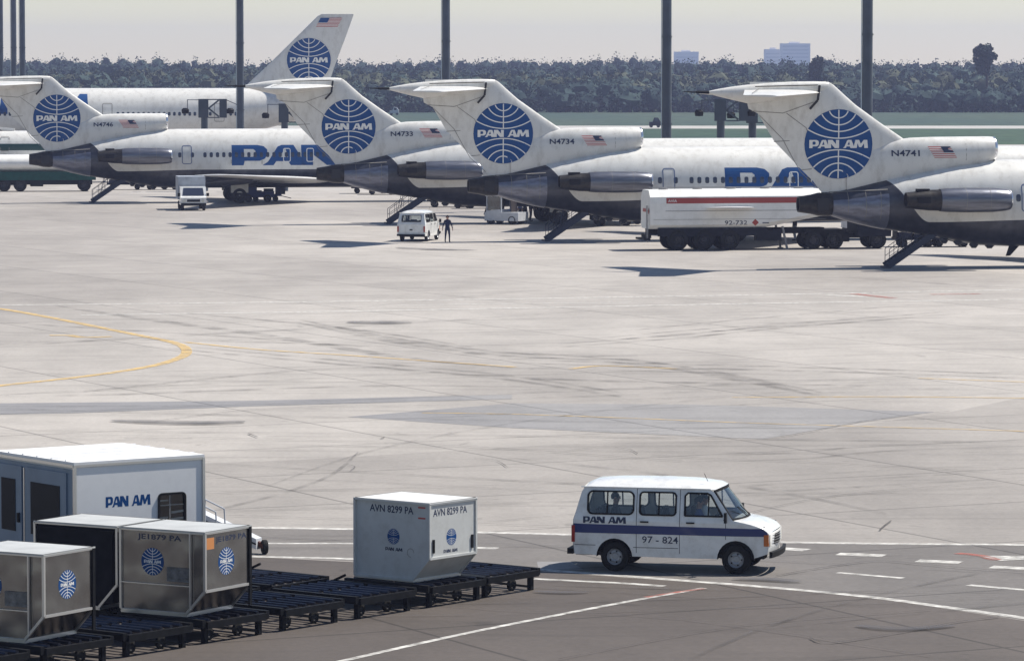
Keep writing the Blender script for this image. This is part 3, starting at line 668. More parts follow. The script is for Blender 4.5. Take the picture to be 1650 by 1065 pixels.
# ------------------------------------------------------------------ big wide-body behind (nose to the left)
def wide_body():
    A = thing('wide_body_airliner', 'large white wide-body airliner with tall swept fin behind the row, facing left', 'airliner', (-21.0, 450, .004), R(3))
    # local: x to the right = aft
    FB = [(-48,6.2,5.6,.2),(-47,7.2,4.4,1.2),(-45,8.1,3.5,2.1),(-42,8.5,3.0,2.75),(-38,8.6,2.9,2.82),(-14,8.6,2.9,2.82),(-10,8.6,3.3,2.75),(-6,8.58,4.1,2.45),(-2,8.4,5.1,1.9),(1.5,8.1,6.0,1.3),(4.0,7.7,6.6,.7),(5.2,7.3,6.8,.3)]
    xs = sorted(set([f[0] for f in FB] + list(range(-37, -11, 3)) + [-8,-4,0,3])); b = MB()
    b.loft([ring(x, *interp(FB, x), n=40) for x in xs], mfun=lambda p: 1 if p.z < 3.9 else 0); b.build('fuselage', [WHITE, BELLY], A)
    fn = MB(); rr = []
    for z, le, te in ((7.8,-8.6,1.2),(8.7,-7.5,1.35),(11,-5.0,2.15),(14,-1.95,3.3),(16.2,.3,4.1),(16.45,.75,4.15)):
        rr.append([(-x, y, z) for x, y, _ in airfoil(-le, -te, 0, .05*(te-le))])
    fn.loft(rr); fn.build('fin', WHITE, A, angle=50)
    bv = fn.bvh(); bf = b.bvh()
    def pj(x, z, off):
        best = -.1
        for q in (bv, bf):
            h = q.ray_cast(Vector((x,-20,z)), Vector((0,1,0)))
            if h[0]: best = min(best, h[0].y)
        return (x, best - off, z)
    emblem(A, 2.33, lambda u, v, k: pj(-.62+u, 11.58+v, .03*k))
    fx, fz, fw, fh = .15, 15.1, 2.3, .95
    def s2(u, v): return (fx + u*fw + v*.5, fz + v*fh)
    fm = MB(); fm.f = []; 
    for k in range(13): 
        o = len(fm.v); fm.v += [pj(*s2(u, v), .03) for u, v in ((0,k/13),(1,k/13),(1,(k+1)/13),(0,(k+1)/13))]; fm.f.append([o,o+1,o+2,o+3]); fm.m.append(k % 2)
    fl = fm.build('flag', [FRED, FWHITE], A, smooth=False, fixn=False)
    fc = MB(); fc.add([pj(*s2(u, v), .05) for u, v in ((0,.46),(.42,.46),(.42,1),(0,1))], [(0,1,2,3)]); fc.build('flag_canton', PBLUE, fl, smooth=False)
    wv, wf = fill([rrect(-.14,.14,-.2,.2,.1)]); mb = MB(); mb.add([tuple(Vector(pj(-20+u, 5.9+v, .02)) + Vector((20,0,0))) for u, v in wv], wf); wm = mb.mesh('cabin_window', WINDOW, smooth=False)
    x = -44.0
    while x < -7.6:
        if not (-22.6 < x < -21.2 or -10.8 < x < -9.4): link('cabin_window', wm, A, (x, 0, 0))
        x += .54
    for x0 in (-22.4, -10.6):
        P = rrect(x0, x0+1.0, 5.1, 7.0, .15, 3); put('door', *slice2(*strip2(P+[P[0]], .06), step=.4), SEAM, A, lambda u, v: pj(u, v, .02))
    for v, f in panam(2.1, 13.5, split=True):
        put('title_letter', *slice2([(x - 37.4, y + 5.9) for x, y in v], f, .3), PBLUE, A, lambda u, v_: pj(u, v_, .02))
    for s in (-1, 1):
        st = MB(); st.loft([[(xx, s*yy, 7.0 + dz + dih) for xx, dz in af] for yy, dih, af in
            ((.9,0,[(-3.6,0),(-2.6,.28),(0,.25),(2.4,0),(0,-.2),(-2.6,-.2)]), (7.6,.75,[(2.6,0),(3.0,.12),(4.0,.1),(5.0,0),(4.0,-.08),(3.0,-.08)]))]); st.build('stabiliser', WHITE, A)
        wg = MB(); wg.loft([[(xx, s*yy, zz + dz) for xx, dz in af] for yy, zz, af in
            ((2.2,3.6,[(-30,0),(-28,.55),(-24,.6),(-19.5,0),(-24,-.5),(-28,-.5)]), (21,5.3,[(-17.5,0),(-17,.12),(-16,.12),(-14.8,0),(-16,-.1),(-17,-.1)]))]); w = wg.build('wing', WHITE, A)
        e = MB(); e.lathe((-30.5,s*7.8,2.6),(1,0,0),[(.8,.9),(0,1.2),(.3,1.38),(2,1.42),(3.6,1.2),(5.2,.6),(5.2,0)],24); e.build('engine_nacelle', STEEL, A)
        g = MB(); g.tube((-22.5,s*4.8,.6),(-22.5,s*4.6,3.6),.2,n=8); go = g.build('main_gear', GEARM, A)
        for dx in (-.7,.7):
            for dy in (-.45,.45): wheel(go, (-22.5+dx, s*4.8+dy, .6), .6, .42, rimf=.5)
    g = MB(); g.tube((-42,0,.5),(-42,0,3.3),.14,n=8); go = g.build('nose_gear', GEARM, A)
    for dy in (-.3,.3): wheel(go, (-42,dy,.5), .5, .3, rimf=.5)
    ap = MB(); ap.lathe((5.1,0,7.05),(1,0,.05),[(0,.3),(.5,.2),(.9,.12),(.9,0)],12); ap.build('exhaust_tip', HOTM, A)
wide_body()
# green airliner at the far left (nose to the right)
def green_airliner():
    A = thing('green_airliner', 'white airliner with dark green tail and cheatline at the far left edge', 'airliner', (-49.5, 400, .004), R(4))
    FB = [(-12,4.2,3.6,.3),(-9,4.7,2.6,1.0),(-5,4.85,1.7,1.6),(-2,4.86,1.2,1.83),(18,4.86,1.2,1.83),(21,4.7,1.4,1.5),(23,4.1,1.9,.9),(24,3.4,2.6,.2)]
    b = MB(); b.loft([ring(x, *interp(FB, x), n=36) for x in sorted(set([f[0] for f in FB] + list(range(-1, 18, 3))))], mfun=lambda p: 1 if 3.0 < p.z < 3.65 else 0); b.build('fuselage', [WHITE, GRNP], A)
    fn = MB(); fn.loft([[(-x, y, z) for x, y, _ in airfoil(-te, -le, 0, .04*(le-te))] if False else [(x, y, z) for x, y, _ in airfoil(le, te, 0, .04*(le-te))] for z, le, te in ((4.3,3.2,-11),(4.9,1.2,-11),(5.6,-.6,-11.2),(6.6,-2.4,-11.5),(11.0,-8.5,-13),(11.2,-9,-13))]); f = fn.build('fin', GRNP, A)
    ed = MB(); ed.bar((2.4,0,4.95),(.6,0,5.12),.5,.22); ed.bar((.6,0,5.1),(-1.2,0,6.02),.5,.20); ed.bar((-1.2,0,6.0),(-8.9,0,11.2),.4,.2); ed.build('fin_edge', WHITE, f)
    P = rrect(1.15,1.95,3.0,4.3,.12,3); put('door', *strip2(P+[P[0]], .05), SEAM, A, lambda u, v: (u, -math.sqrt(max(0, 1.83**2 - (v-3.03)**2)) - .05, v))
    for s in (-1,1):
        wg = MB(); wg.loft([[(xx, s*yy, zz+dz) for xx, dz in af] for yy, zz, af in ((1.4,1.8,[(8,0),(6.5,.3),(3,0),(6.5,-.25)]), (13,2.9,[(3.2,0),(2.6,.1),(1.4,0),(2.6,-.1)]))]); wg.build('wing', WHITE, A)
        st = MB(); st.loft([[(xx, s*yy, zz+dz) for xx, dz in af] for yy, zz, af in ((.6,4.4,[(-7,0),(-8,.15),(-10.5,0),(-8,-.12)]), (5.2,5.0,[(-10,0),(-10.4,.05),(-11.6,0),(-10.4,-.05)]))]); st.build('stabiliser', WHITE, A)
        g = MB(); g.tube((4,s*2.4,.5),(4,s*2.4,1.9),.1,n=8); go = g.build('main_gear', GEARM, A); wheel(go, (4, s*2.4-.25, .5), .5, .3, rimf=.5); wheel(go, (4, s*2.4+.25, .5), .5, .3, rimf=.5)
green_airliner()

# ------------------------------------------------------------------ masts and guide-light posts
def mast(px, Z, w, label):
    X = (px - 825) * Z / F; M = thing('light_mast', label, 'mast', (X, Z, 0), 0, 'tall dark masts beyond the airliners')
    b = MB(); b.lathe((0,0,0),(0,0,1),[(0,w/2*1.03),(30,w/2*.96)],12,cap=True); b.build('pole', POLE, M)
    r = MB(); r.bar((-w/2-.05,-.05,0),(-w/2-.05,-.05,30),.07,.07); r.build('cable_conduit', POLEL, M)
    for zz in (6.5, 13.2, 19.8): j_ = MB(); j_.lathe((0,0,zz),(0,0,1),[(0,w*.5),(0,w*.58),(.12,w*.58),(.12,w*.5)],12); j_.build('joint_flange', POLE, M)
    c = MB(); c.box(-1.4,1.4,-.35,.35,29.9,30.5); ho = c.build('lamp_head', DKSTEEL, M)
    for k in range(3): q = MB(); q.box(-1.2+k*.9,-.6+k*.9,-.55,-.36,29.95,30.4); q.build('lamp', LAMPG, ho)
    f = MB(); f.lathe((0,0,0),(0,0,1),[(0,w*.9),(.12,w*.9),(.12,w*.6),(.5,w*.52)],12,cap=True); f.build('base_flange', GEARM, M)
for px, Z, w, lab in [(3,556,.66,'tall dark mast at the left edge, cut by the frame'), (24,544,.70,'tall dark mast, left one of the close pair near the left edge'), (38,548,.72,'tall dark mast, right one of the close pair near the left edge'),
      (388,425,.70,'tall dark mast crossing the wide-body fuselage'), (719,391,.74,'tall dark mast rising above the tail of N4734'), (1074,326,.72,'tall dark mast rising behind the fuselage of N4734'), (1396.5,300,.74,'tall dark mast behind the fin of N4741')]:
    mast(px, Z, w, lab)
def guide(px, Z, ztop, label, k=1):
    X = (px - 825) * Z / F; G = thing('guide_light_post', label, 'light post', (X, Z, 0), 0, 'short gate posts with braced light boxes')
    b = MB(); b.tube((0,0,0),(0,0,ztop-.05),.30,n=10); b.build('post', POLE, G)
    z0 = ztop-1.65; z1 = ztop
    for x0, x1 in ((-.5,.38),(1.35,2.0)): q = MB(); q.box(x0,x1,-.45,-.31,z0,z1); q.box(x0+.08,x1-.08,-.5,-.45,z0+.1,z1-.1); q.build('light_box', POLE, G)
    q = MB(); q.bar((.38,-.38,z0+.02),(1.35,-.38,z0+.02),.1,.09); q.bar((.38,-.38,z1-.05),(1.35,-.38,z1-.05),.1,.09); q.bar((.40,-.38,(z0+z1)/2),(1.3,-.38,z1-.1),.14,.14); q.bar((.40,-.38,(z0+z1)/2),(1.3,-.38,z0+.1),.14,.14)
    q.build('brace', POLE, G)
    q = MB(); q.bar((-1.5,-.38,z1-.08),(-.5,-.38,z1-.08),.06,.06); q.bar((-1.45,-.38,z1-.08),(-1.45,-.38,z0+.7),.06,.06); q.bar((2,-.38,z1-.1),(2.9,-.38,z1-.5),.06,.06); ao = q.build('lamp_arm', POLE, G)
    for x in (-1.65, 2.3):
        l = MB(); l.lathe((x,-.38,z0+.35),(0,0,1),[(0,.02),(.02,.3),(.35,.34),(.5,.2),(.5,0)],12); l.build('lamp', DKSTEEL, G)
guide(330, 372, 8.1, 'short post with braced light box left of the tall mast, before the wide-body')
guide(459, 372, 7.7, 'short post with light box half hidden behind the tail of N4733')
guide(1161, 318, 8.55, 'short post with K-braced light box left of the fin of N4741')
guide(1212, 321, 8.35, 'short post with light box partly behind the fin of N4741')

# ------------------------------------------------------------------ vans
def build_van(name, label, loc, yaw, marks=True):
    V = thing(name, label, 'van', loc, yaw)
    def hw(x, z):
        w = .93 if z < 1.1 else .93 - (z-1.1)*.19
        w -= .03*max(0, .55-z)
        if x > 2.5: w -= .10*((x-2.5)/.9)**2
        if x < -.6: w -= .04*((-.6-x)/.3)**2
        return w
    ob = [(-.90,.36),(-.93,.62),(-.93,1.10),(-.89,1.22),(-.75,1.70),(-.69,1.80),(2.10,1.80),(2.20,1.74),(2.62,1.16),(3.0,1.08),(3.25,1.0),(3.37,.92),(3.40,.70),(3.38,.45)]
    def arch(cx, r): return [(cx + r*math.cos(a), .32 + r*math.sin(a)) for a in [R(d) for d in range(0, 181, 15)]]
    ob += [(3.1,.36)] + [(x, max(z, .33)) for x, z in arch(2.69, .41)] + [(1.5,.33)] + [(x, max(z,.34)) for x, z in arch(0, .40)] + [(-.5,.36)]
    wins = [rrect(-.60,.42,1.24,1.72,.11,4), rrect(.56,1.36,1.24,1.72,.08,4), [(1.56,1.24),(1.56,1.66),(1.62,1.72),(2.05,1.72),(2.13,1.68),(2.40,1.24)]]
    SV, SF = fill([ob] + wins); SV, SF = slice2(SV, SF, .16)
    for s in (-1, 1):
        put('side_panel', SV, SF, VANW, V, lambda x, z: (x, s*hw(x, z), z))
        for wn in wins:
            c = [(x, z) for x, z in wn]; g = put('side_window', *slice2(*fill([c]), .2), GLASS, V, lambda x, z: (x, s*(hw(x, z)-.025), z))
            fr = MB(); L = [Vector((x, s*(hw(x,z)+.004), z)) for x, z in wn]
            for a, b in zip(L, L[1:] + L[:1]): fr.bar(a, b, .035, .035)
            fr.build('window_seal', RUBBER, g)
            if wn is not wins[2]:
                xm = sum(x for x, z in wn)/len(wn) - (.08 if wn is wins[0] else -.02); q = MB(); q.bar((xm, s*(hw(xm,1.24)-.012),1.24),(xm, s*(hw(xm,1.72)-.012),1.72),.03,.02); q.build('sliding_divider', RUBBER, g)
            else:
                q = MB(); q.bar((2.08,s*(hw(2.08,1.25)-.012),1.25),(2.08,s*(hw(2.08,1.7)-.012),1.70),.025,.025); q.build('quarter_light_bar', RUBBER, g)
        # door gaps, handles
        for x, z0, z1 in ((.49,.42,1.79),(1.45,.42,1.79),(2.47,.75,1.2)):
            n = 8; dg = MB()
            for k in range(n):
                a, b = z0+(z1-z0)*k/n, z0+(z1-z0)*(k+1)/n; dg.add([(x-.006,s*(hw(x,a)+.003),a),(x+.006,s*(hw(x,a)+.003),a),(x+.006,s*(hw(x,b)+.003),b),(x-.006,s*(hw(x,b)+.003),b)], [(0,1,2,3)])
            dg.build('door_gap', RUBBER, V, smooth=False)
        for x0, x1, z in ((-.9,-.42,.56),(.42,1.42,.53)):
            dg = MB()
            for k in range(4):
                a, b = x0+(x1-x0)*k/4, x0+(x1-x0)*(k+1)/4; dg.add([(a,s*(hw(a,z)+.003),z),(b,s*(hw(b,z)+.003),z),(b,s*(hw(b,z)+.003),z+.012),(a,s*(hw(a,z)+.003),z+.012)], [(0,1,2,3)])
            dg.build('sill_seam', RUBBER, V, smooth=False)
        for x in (.58, 1.60):
            h = MB(); h.box(x, x+.18, s*.93+min(0,s*.035), s*.93+max(0,s*.035), 1.075, 1.105); h.build('door_handle', RUBBER, V)
        q = MB(); q.box(-.84,3.3,min(s*.79,s*.83),max(s*.79,s*.83),1.795,1.82); q.bar((-.78,s*.80,1.80),(2.1,s*.80,1.80),.03,.03)
        q2 = MB(); q2.bar((-.76,s*.805,1.806),(2.12,s*.805,1.806),.03,.022); q2.build('roof_gutter', VANW, V)
        # stripe
        if marks:
            P = [(x, z) for x, z in [(-.925,.825),(-.925,1.02),(3.28,.99),(3.385,.90),(3.392,.825)]]
            put('blue_stripe', *slice2(*fill([P]), .2), VBLUE, V, lambda x, z: (x, s*(hw(x, z)+.005), z))
        # mirror
        m = MB(); m.bar((2.42,s*.90,1.16),(2.50,s*1.06,1.22),.02,.02); mo = m.build('wing_mirror', RUBBER, V); m = MB(); m.box(2.47,2.52,min(s*1.02,s*1.16),max(s*1.02,s*1.16),1.12,1.34); m.build('mirror_shell', RUBBER, mo)
        # lamps
        l = MB(); l.box(3.33,3.425,min(s*.56,s*.80),max(s*.56,s*.80),.62,.86); l.build('headlight', LAMPG, V)
        l = MB(); l.box(3.30,3.405,min(s*.80,s*.862),max(s*.80,s*.862),.62,.86); l.build('indicator', AMBER, V)
        l = MB(); l.box(-.965,-.89,min(s*.80,s*.90),max(s*.80,s*.90),.62,.98); lo = l.build('tail_light', REDL, V)
        w_ = MB(); w_.lathe((0,s*.62,.32),(0,s,0),[(0,.40),(.3,.40)],24); 
        for cx, rr_ in ((0,.40),(2.69,.41)):
            a_ = MB()
            for k in range(12):
                a0, a1 = PI*k/12, PI*(k+1)/12
                a_.add([(cx+rr_*math.cos(a0),s*.925,.32+rr_*math.sin(a0)),(cx+rr_*math.cos(a1),s*.925,.32+rr_*math.sin(a1)),(cx+rr_*math.cos(a1),s*.55,.32+rr_*math.sin(a1)),(cx+rr_*math.cos(a0),s*.55,.32+rr_*math.sin(a0))], [(0,1,2,3)])
            a_.add([(cx-.4,s*.56,.3),(cx+.4,s*.56,.3),(cx+.4,s*.56,.72),(cx-.4,s*.56,.72)], [(0,1,2,3)])
            a_.build('wheel_arch', DASH, V)
        for cx in (0, 2.69): wheel(V, (cx, s*.80, .318), .318, .19, rimf=.56)
        if marks and s < 0:
            v, f = panam(.14, .96); put('lettering', *slice2(v, f, .3), REGB, V, lambda x, z: (-.70+x, -(hw(-.7+x, 1.04+z)+.006), 1.04+z))
            v, f = text2('97 - 824', .15, .80, .01); put('lettering', *slice2(v, f, .3), REGB, V, lambda x, z: (.62+x, -(hw(.62+x, .62)+.006), .635+z))
    # roof
    rf = MB(); rg = []
    for x, zc, k in ((-.71,1.79,.96),(-.66,1.88,.98),(-.5,1.945,1),(0,1.975,1),(1,1.985,1),(1.7,1.965,1),(2.1,1.90,.99),(2.22,1.83,.97)):
        e = hw(x, 1.8)*1.0; e2 = min(e, .80)
        rg.append([(x + (.10*(1-(t)**2) if x > 2 else (-.06*(1-t*t) if x < -.7 else 0)), e2*k*t if abs(t) < 1 else e2*t, 1.80 + (zc-1.80)*(1-abs(t)**3.2)) for t in [-1,-.95,-.85,-.7,-.5,-.25,0,.25,.5,.7,.85,.95,1]])
    rf.loft(rg, closed=False, cap=False); rf.build('roof', VANW, V, angle=70)
    # windscreen and its frame
    T = [-1,-.75,-.5,-.25,0,.25,.5,.75,1]
    bot = [(2.60+.20*(1-t*t), t*.86, 1.17) for t in T]; top = [(2.20+.12*(1-t*t), t*.755, 1.76+.035*(1-t*t)) for t in T]
    gl = MB(); gl.loft([bot, [tuple((Vector(a)+Vector(b))/2 + Vector((.015,0,.01))) for a, b in zip(bot, top)], top], closed=False, cap=False); g = gl.build('windscreen', GLASS, V, angle=80)
    fr = MB(); lp = bot + top[::-1]
    for a, b in zip(lp, lp[1:] + lp[:1]): fr.bar(a, b, .05, .04)
    fr.build('windscreen_seal', RUBBER, g)
    wp = MB(); wp.bar((2.82,-.1,1.17),(2.66,-.55,1.42),.015,.015); wp.bar((2.82,.25,1.17),(2.66,-.15,1.42),.015,.015); wp.build('wiper', RUBBER, g)
    ap = MB()
    for s in (-1,1): ap.loft([[(2.60,s*.86,1.16),(2.64,s*.915,1.155),(2.56,s*.92,1.15)], [(2.18,s*.75,1.78),(2.20,s*.79,1.76),(2.10,s*.80,1.79)]])
    hd = MB(); hr = []
    for x, z, e in ((2.58,1.165,.0),(2.85,1.14,.0),(3.1,1.09,.0),(3.28,1.02,.0),(3.37,.95,0),(3.40,.90,0)):
        w_ = hw(min(x,3.39), 1.0); hr.append([(x + .06*(1-t*t)*(1 if x > 3.2 else .3), w_*t, z - .02*abs(t)**4 - (.0 if abs(t) < 1 else .03) + .02*(1-t*t)) for t in (-1,-.97,-.8,-.5,0,.5,.8,.97,1)])
    hd.loft(hr, closed=False, cap=False); hd.build('bonnet', VANW, V, angle=70)
    fp = MB(); fp.loft([[(x + .06*(1-t*t), hw(3.39,.8)*t, z) for t in (-1,-.8,-.5,0,.5,.8,1)] for x, z in ((3.40,.90),(3.41,.88),(3.40,.6),(3.37,.40))], closed=False, cap=False); fp.build('front_panel', VANW, V)
    gr = MB(); gr.loft([[(3.425+.06*(1-t*t), .55*t, z) for t in (-1,-.5,0,.5,1)] for z in (.63,.85)], closed=False, cap=False); go = gr.build('grille', RUBBER, V)
    for k in range(4): q = MB(); q.bar((3.44,-.53,.66+k*.055),(3.5,0,.66+k*.055),.012,.012); q.bar((3.5,0,.66+k*.055),(3.44,.53,.66+k*.055),.012,.012); q.build('grille_bar', CHROME, go)
    bp = MB(); bp.loft([[(3.43+.09*(1-t*t)+dx, .90*t, z) for dx, z in ((0,.37),(.06,.38),(.07,.50),(0,.51))] for t in (-1,-.8,-.4,0,.4,.8,1)]); bp.build('front_bumper', RUBBER, V)
    bp = MB(); bp.box(-1.06,-.93,-.90,.90,.36,.48); bp.build('rear_bumper', RUBBER, V)
    pl = MB(); pl.box(3.53,3.55,-.25,.25,.39,.49); pl.build('number_plate', WMARK, V)
    # rear face with window
    rp = [(-.89,.38),(-.90,1.1),(-.80,1.74),(-.76,1.82),(-.5,1.86),(.5,1.86),(.76,1.82),(.80,1.74),(.90,1.1),(.89,.38)]; rw = rrect(-.62,.62,1.26,1.66,.06)
    def rx(z): return -.93 if z < 1.1 else -.93 + (z-1.1)*.33
    put('rear_door', *slice2(*fill([rp, rw]), .2), VANW, V, lambda y, z: (rx(z), y, z))
    g = put('rear_window', *fill([rw]), GLASS, V, lambda y, z: (rx(z)+.02, y, z))
    fr = MB(); L = [Vector((rx(z)-.004, y, z)) for y, z in rw]
    for a, b in zip(L, L[1:] + L[:1]): fr.bar(a, b, .03, .03)
    fr.build('window_seal', RUBBER, g)
    q = MB(); q.box(-.96,-.93,-.09,.09,.72,.80); q.build('door_handle', RUBBER, V)
    # floor, seats, dash
    fl = MB(); fl.box(-.88,3.3,-.82,.82,.34,.42); fl.box(2.35,3.3,-.8,.8,.42,1.02); fl.build('floor_pan', DASH, V)
    db = MB(); db.box(2.30,2.62,-.82,.82,.95,1.14); db.build('dashboard', DASH, V)
    sw = MB(); sw.lathe((2.16,.36 if False else -.36,1.14),(-.8,0,.5),[(0,.19),(.02,.21),(.04,.19)],20); sw.build('steering_wheel', RUBBER, V)
    for x in (-.35, .45, 1.0, 1.62):
        for y in ((-.42,.42) if x > 1.5 else (-.4,.25)):
            s_ = MB(); s_.box(x,x+.42,y-.23,y+.23,.70,.82); s_.loft([[(x-.06,y-.22,.78),(x+.05,y-.22,.78),(x+.05,y+.22,.78),(x-.06,y+.22,.78)],[(x-.14,y-.2,1.32),(x-.06,y-.2,1.32),(x-.06,y+.2,1.32),(x-.14,y+.2,1.32)]]); s_.box(x+.05,x+.35,y-.05,y+.05,.42,.7); s_.build('seat', SEATM, V)
    ax = MB(); ax.tube((0,-.75,.32),(0,.75,.32),.05); ax.tube((2.69,-.75,.32),(2.69,.75,.32),.04); ax.build('axle', DASH, V)
    an = MB(); an.tube((2.0,-.5,1.95),(1.92,-.52,2.12),.006,n=4); an.build('aerial', RUBBER, V)
    return V
rw_ = at(991, 917)
vv = build_van('crew_van', 'white crew van with blue side stripe and number 97-824 driving across the near apron', (rw_.x - .15 + .33, rw_.y + .45, .004), R(-13))
vv.scale = (1.01, 1, 1.03)
b_ = at(668, 389)
build_van('parked_van', 'plain white van seen from behind, beside the walking man in overalls', (b_.x, b_.y, .004), R(78), marks=False)

# ------------------------------------------------------------------ people
def person(label, loc, rz, pose='stand', top=COVER, legs=COVER, height=1.74, group=None):
    P = thing('person', label, 'person', loc, rz, group); k = height/1.74
    # facing local -y ; x = their right/left
    J = {'pel': ((0,0,.93),.135), 'sp': ((0,.01,1.12),.125), 'ch': ((0,.01,1.32),.15), 'nk': ((0,.005,1.49),.06), 'hd0': ((0,-.01,1.57),.075), 'hd': ((0,-.02,1.65),.092), 'hd2': ((0,-.01,1.71),.065)}
    E = [('pel','sp'),('sp','ch'),('ch','nk'),('nk','hd0'),('hd0','hd'),('hd','hd2')]
    for s, n in ((-1,'l'),(1,'r')):
        sw = {'stand':0,'walk':s*.22,'lean':0,'sit':0}[pose]; ar = {'stand':.04,'walk':-s*.16,'lean':-.25,'sit':-.3}[pose]
        J['sh'+n] = ((s*.17,.01,1.41),.065); J['el'+n] = ((s*(.27 if pose != 'sit' else .22),ar*.3,1.14),.045); J['wr'+n] = ((s*.30,ar-.05,.90) if pose != 'sit' else (s*.17,-.38,1.10),.03)
        J['pm'+n] = (tuple(Vector(J['wr'+n][0]) + Vector((s*.005,-.01,-.08) if pose != 'sit' else (0,-.08,.02))),.032)
        E += [('ch','sh'+n),('sh'+n,'el'+n),('el'+n,'wr'+n),('wr'+n,'pm'+n)]
        if pose == 'sit':
            J['hp'+n] = ((s*.09,-.04,.90),.10); J['kn'+n] = ((s*.12,-.44,.93),.065); J['an'+n] = ((s*.12,-.50,.50),.045); J['to'+n] = ((s*.12,-.64,.46),.035)
        else:
            J['hp'+n] = ((s*.09,0,.88),.10); J['kn'+n] = ((s*.10,-.02-sw*.6,.49),.062); J['an'+n] = ((s*.10,-sw+.02+(.03),.085),.042); J['to'+n] = ((s*.11,-sw-.13,.035),.035)
        E += [('pel','hp'+n),('hp'+n,'kn'+n),('kn'+n,'an'+n),('an'+n,'to'+n)]
        pm = Vector(J['pm'+n][0])
        for q in range(4):
            a = 'f%d%s' % (q, n); dirn = Vector((0,-.0,-.075)) if pose != 'sit' else Vector((0,-.05,-.04))
            J[a] = (tuple(pm + Vector((0,-.028+q*.018,0)) + dirn*(1-.12*abs(q-1.4))),.009); E.append(('pm'+n, a))
        J['t'+n] = (tuple(pm + Vector((-s*.01,-.055,-.02))),.010); E.append(('pm'+n,'t'+n))
    names = list(J); me = bpy.data.meshes.new('body'); me.from_pydata([tuple(c*k for c in J[n][0]) for n in names], [(names.index(a), names.index(b)) for a, b in E], [])
    o = bpy.data.objects.new('body', me); COL.objects.link(o); m = o.modifiers.new('s', 'SKIN'); m.use_smooth_shade = True
    for i, n in enumerate(names): me.skin_vertices[0].data[i].radius = (J[n][1]*k,)*2; me.skin_vertices[0].data[i].use_root = (i == 0)
    sb = o.modifiers.new('d', 'SUBSURF'); sb.levels = 2; sb.render_levels = 2
    bpy.context.view_layer.update(); nm = bpy.data.meshes.new_from_object(o.evaluated_get(bpy.context.evaluated_depsgraph_get())); COL.objects.unlink(o); bpy.data.objects.remove(o)
    nm.materials.clear()
    for q in (top, legs, SKIN, SHOE): nm.materials.append(q)
    hz_ = Vector(J['wrr'][0]).z*k
    for p in nm.polygons:
        c = p.center/k; mi = 0
        if c.z > 1.50: mi = 2
        elif pose != 'sit' and abs(c.x) > .235 and c.z < .92: mi = 2
        elif pose == 'sit' and c.y < -.36 and c.z > 1.04: mi = 2
        elif c.z < .10 and pose != 'sit': mi = 3
        elif c.z < .96: mi = 1
        p.material_index = mi; p.use_smooth = True
    link('body', nm, P)
    h = MB(); h.lathe((0,.012*k,1.655*k),(0,.25,1),[(-.03,.100*k),(.03,.103*k),(.07,.088*k),(.105,.05*k),(.12,0)],14); h.build('hair', HAIR, P)
    f = MB(); f.loft([[(-.016*k,-.098*k,1.655*k),(.016*k,-.098*k,1.655*k),(.02*k,-.098*k,1.62*k),(-.02*k,-.098*k,1.62*k)],[(-.003*k,-.11*k,1.65*k),(.003*k,-.11*k,1.65*k),(.008*k,-.128*k,1.622*k),(-.008*k,-.128*k,1.622*k)]]); f.build('nose', SKIN, P)
    f = MB()
    for s in (-1,1): f.box(s*.035*k-.012,s*.035*k+.012,-.108*k,-.098*k,1.663*k,1.675*k)
    f.box(-.02,.02,-.100*k,-.092*k,1.588*k,1.596*k); f.build('eyes_and_mouth', HAIR, P)
    f = MB()
    for s in (-1,1): f.lathe((s*.09*k,-.01,1.64*k),(s,0,0),[(0,.028),(.015,.03),(.02,.0)],8)
    f.build('ears', SKIN, P)
    return P
w = at(721, 391); person('man in navy overalls walking beside the parked white van', (w.x, w.y, .004), R(12), 'walk', COVER, COVER, 1.68)
for px, py, rz, pose, tp, lg, h, lab in ((838,357,-60,'stand',SHIRTB,TROUS,1.72,'person in blue top at the left of the group under N4734'), (846,358,20,'lean',TROUS,TROUS,1.76,'person in dark clothes in the middle of the group under N4734'), (855,357,70,'lean',JACK,TROUS,1.78,'person in dark brown jacket at the right of the group under N4734')):
    w = at(px, py); person(lab, (w.x, w.y, .004), R(rz), pose, tp, lg, h)
w = at(1282, 389); person('worker in light trousers standing under the front of the fuel tanker', (w.x, w.y+.9, .004), R(-70), 'stand', TROUS, mat('trousers_pale', (.35,.38,.45), .8), 1.7)
def seat_person(label, lx, ly, top):
    M_ = Matrix.Translation(vv.location) @ Matrix.Rotation(vv.rotation_euler.z, 4, 'Z'); p = M_ @ Vector((lx, ly, -.04))
    return person(label, p, vv.rotation_euler.z + R(90), 'sit', top, TROUS, 1.66)
seat_person('driver in blue shirt at the wheel of the crew van', 1.80, -.38, SHIRTB)
seat_person('passenger in white shirt on the far front seat of the crew van', 1.78, .42, SHIRTW)
seat_person('passenger in dark top on the back seat of the crew van', -.20, .22, TROUS)

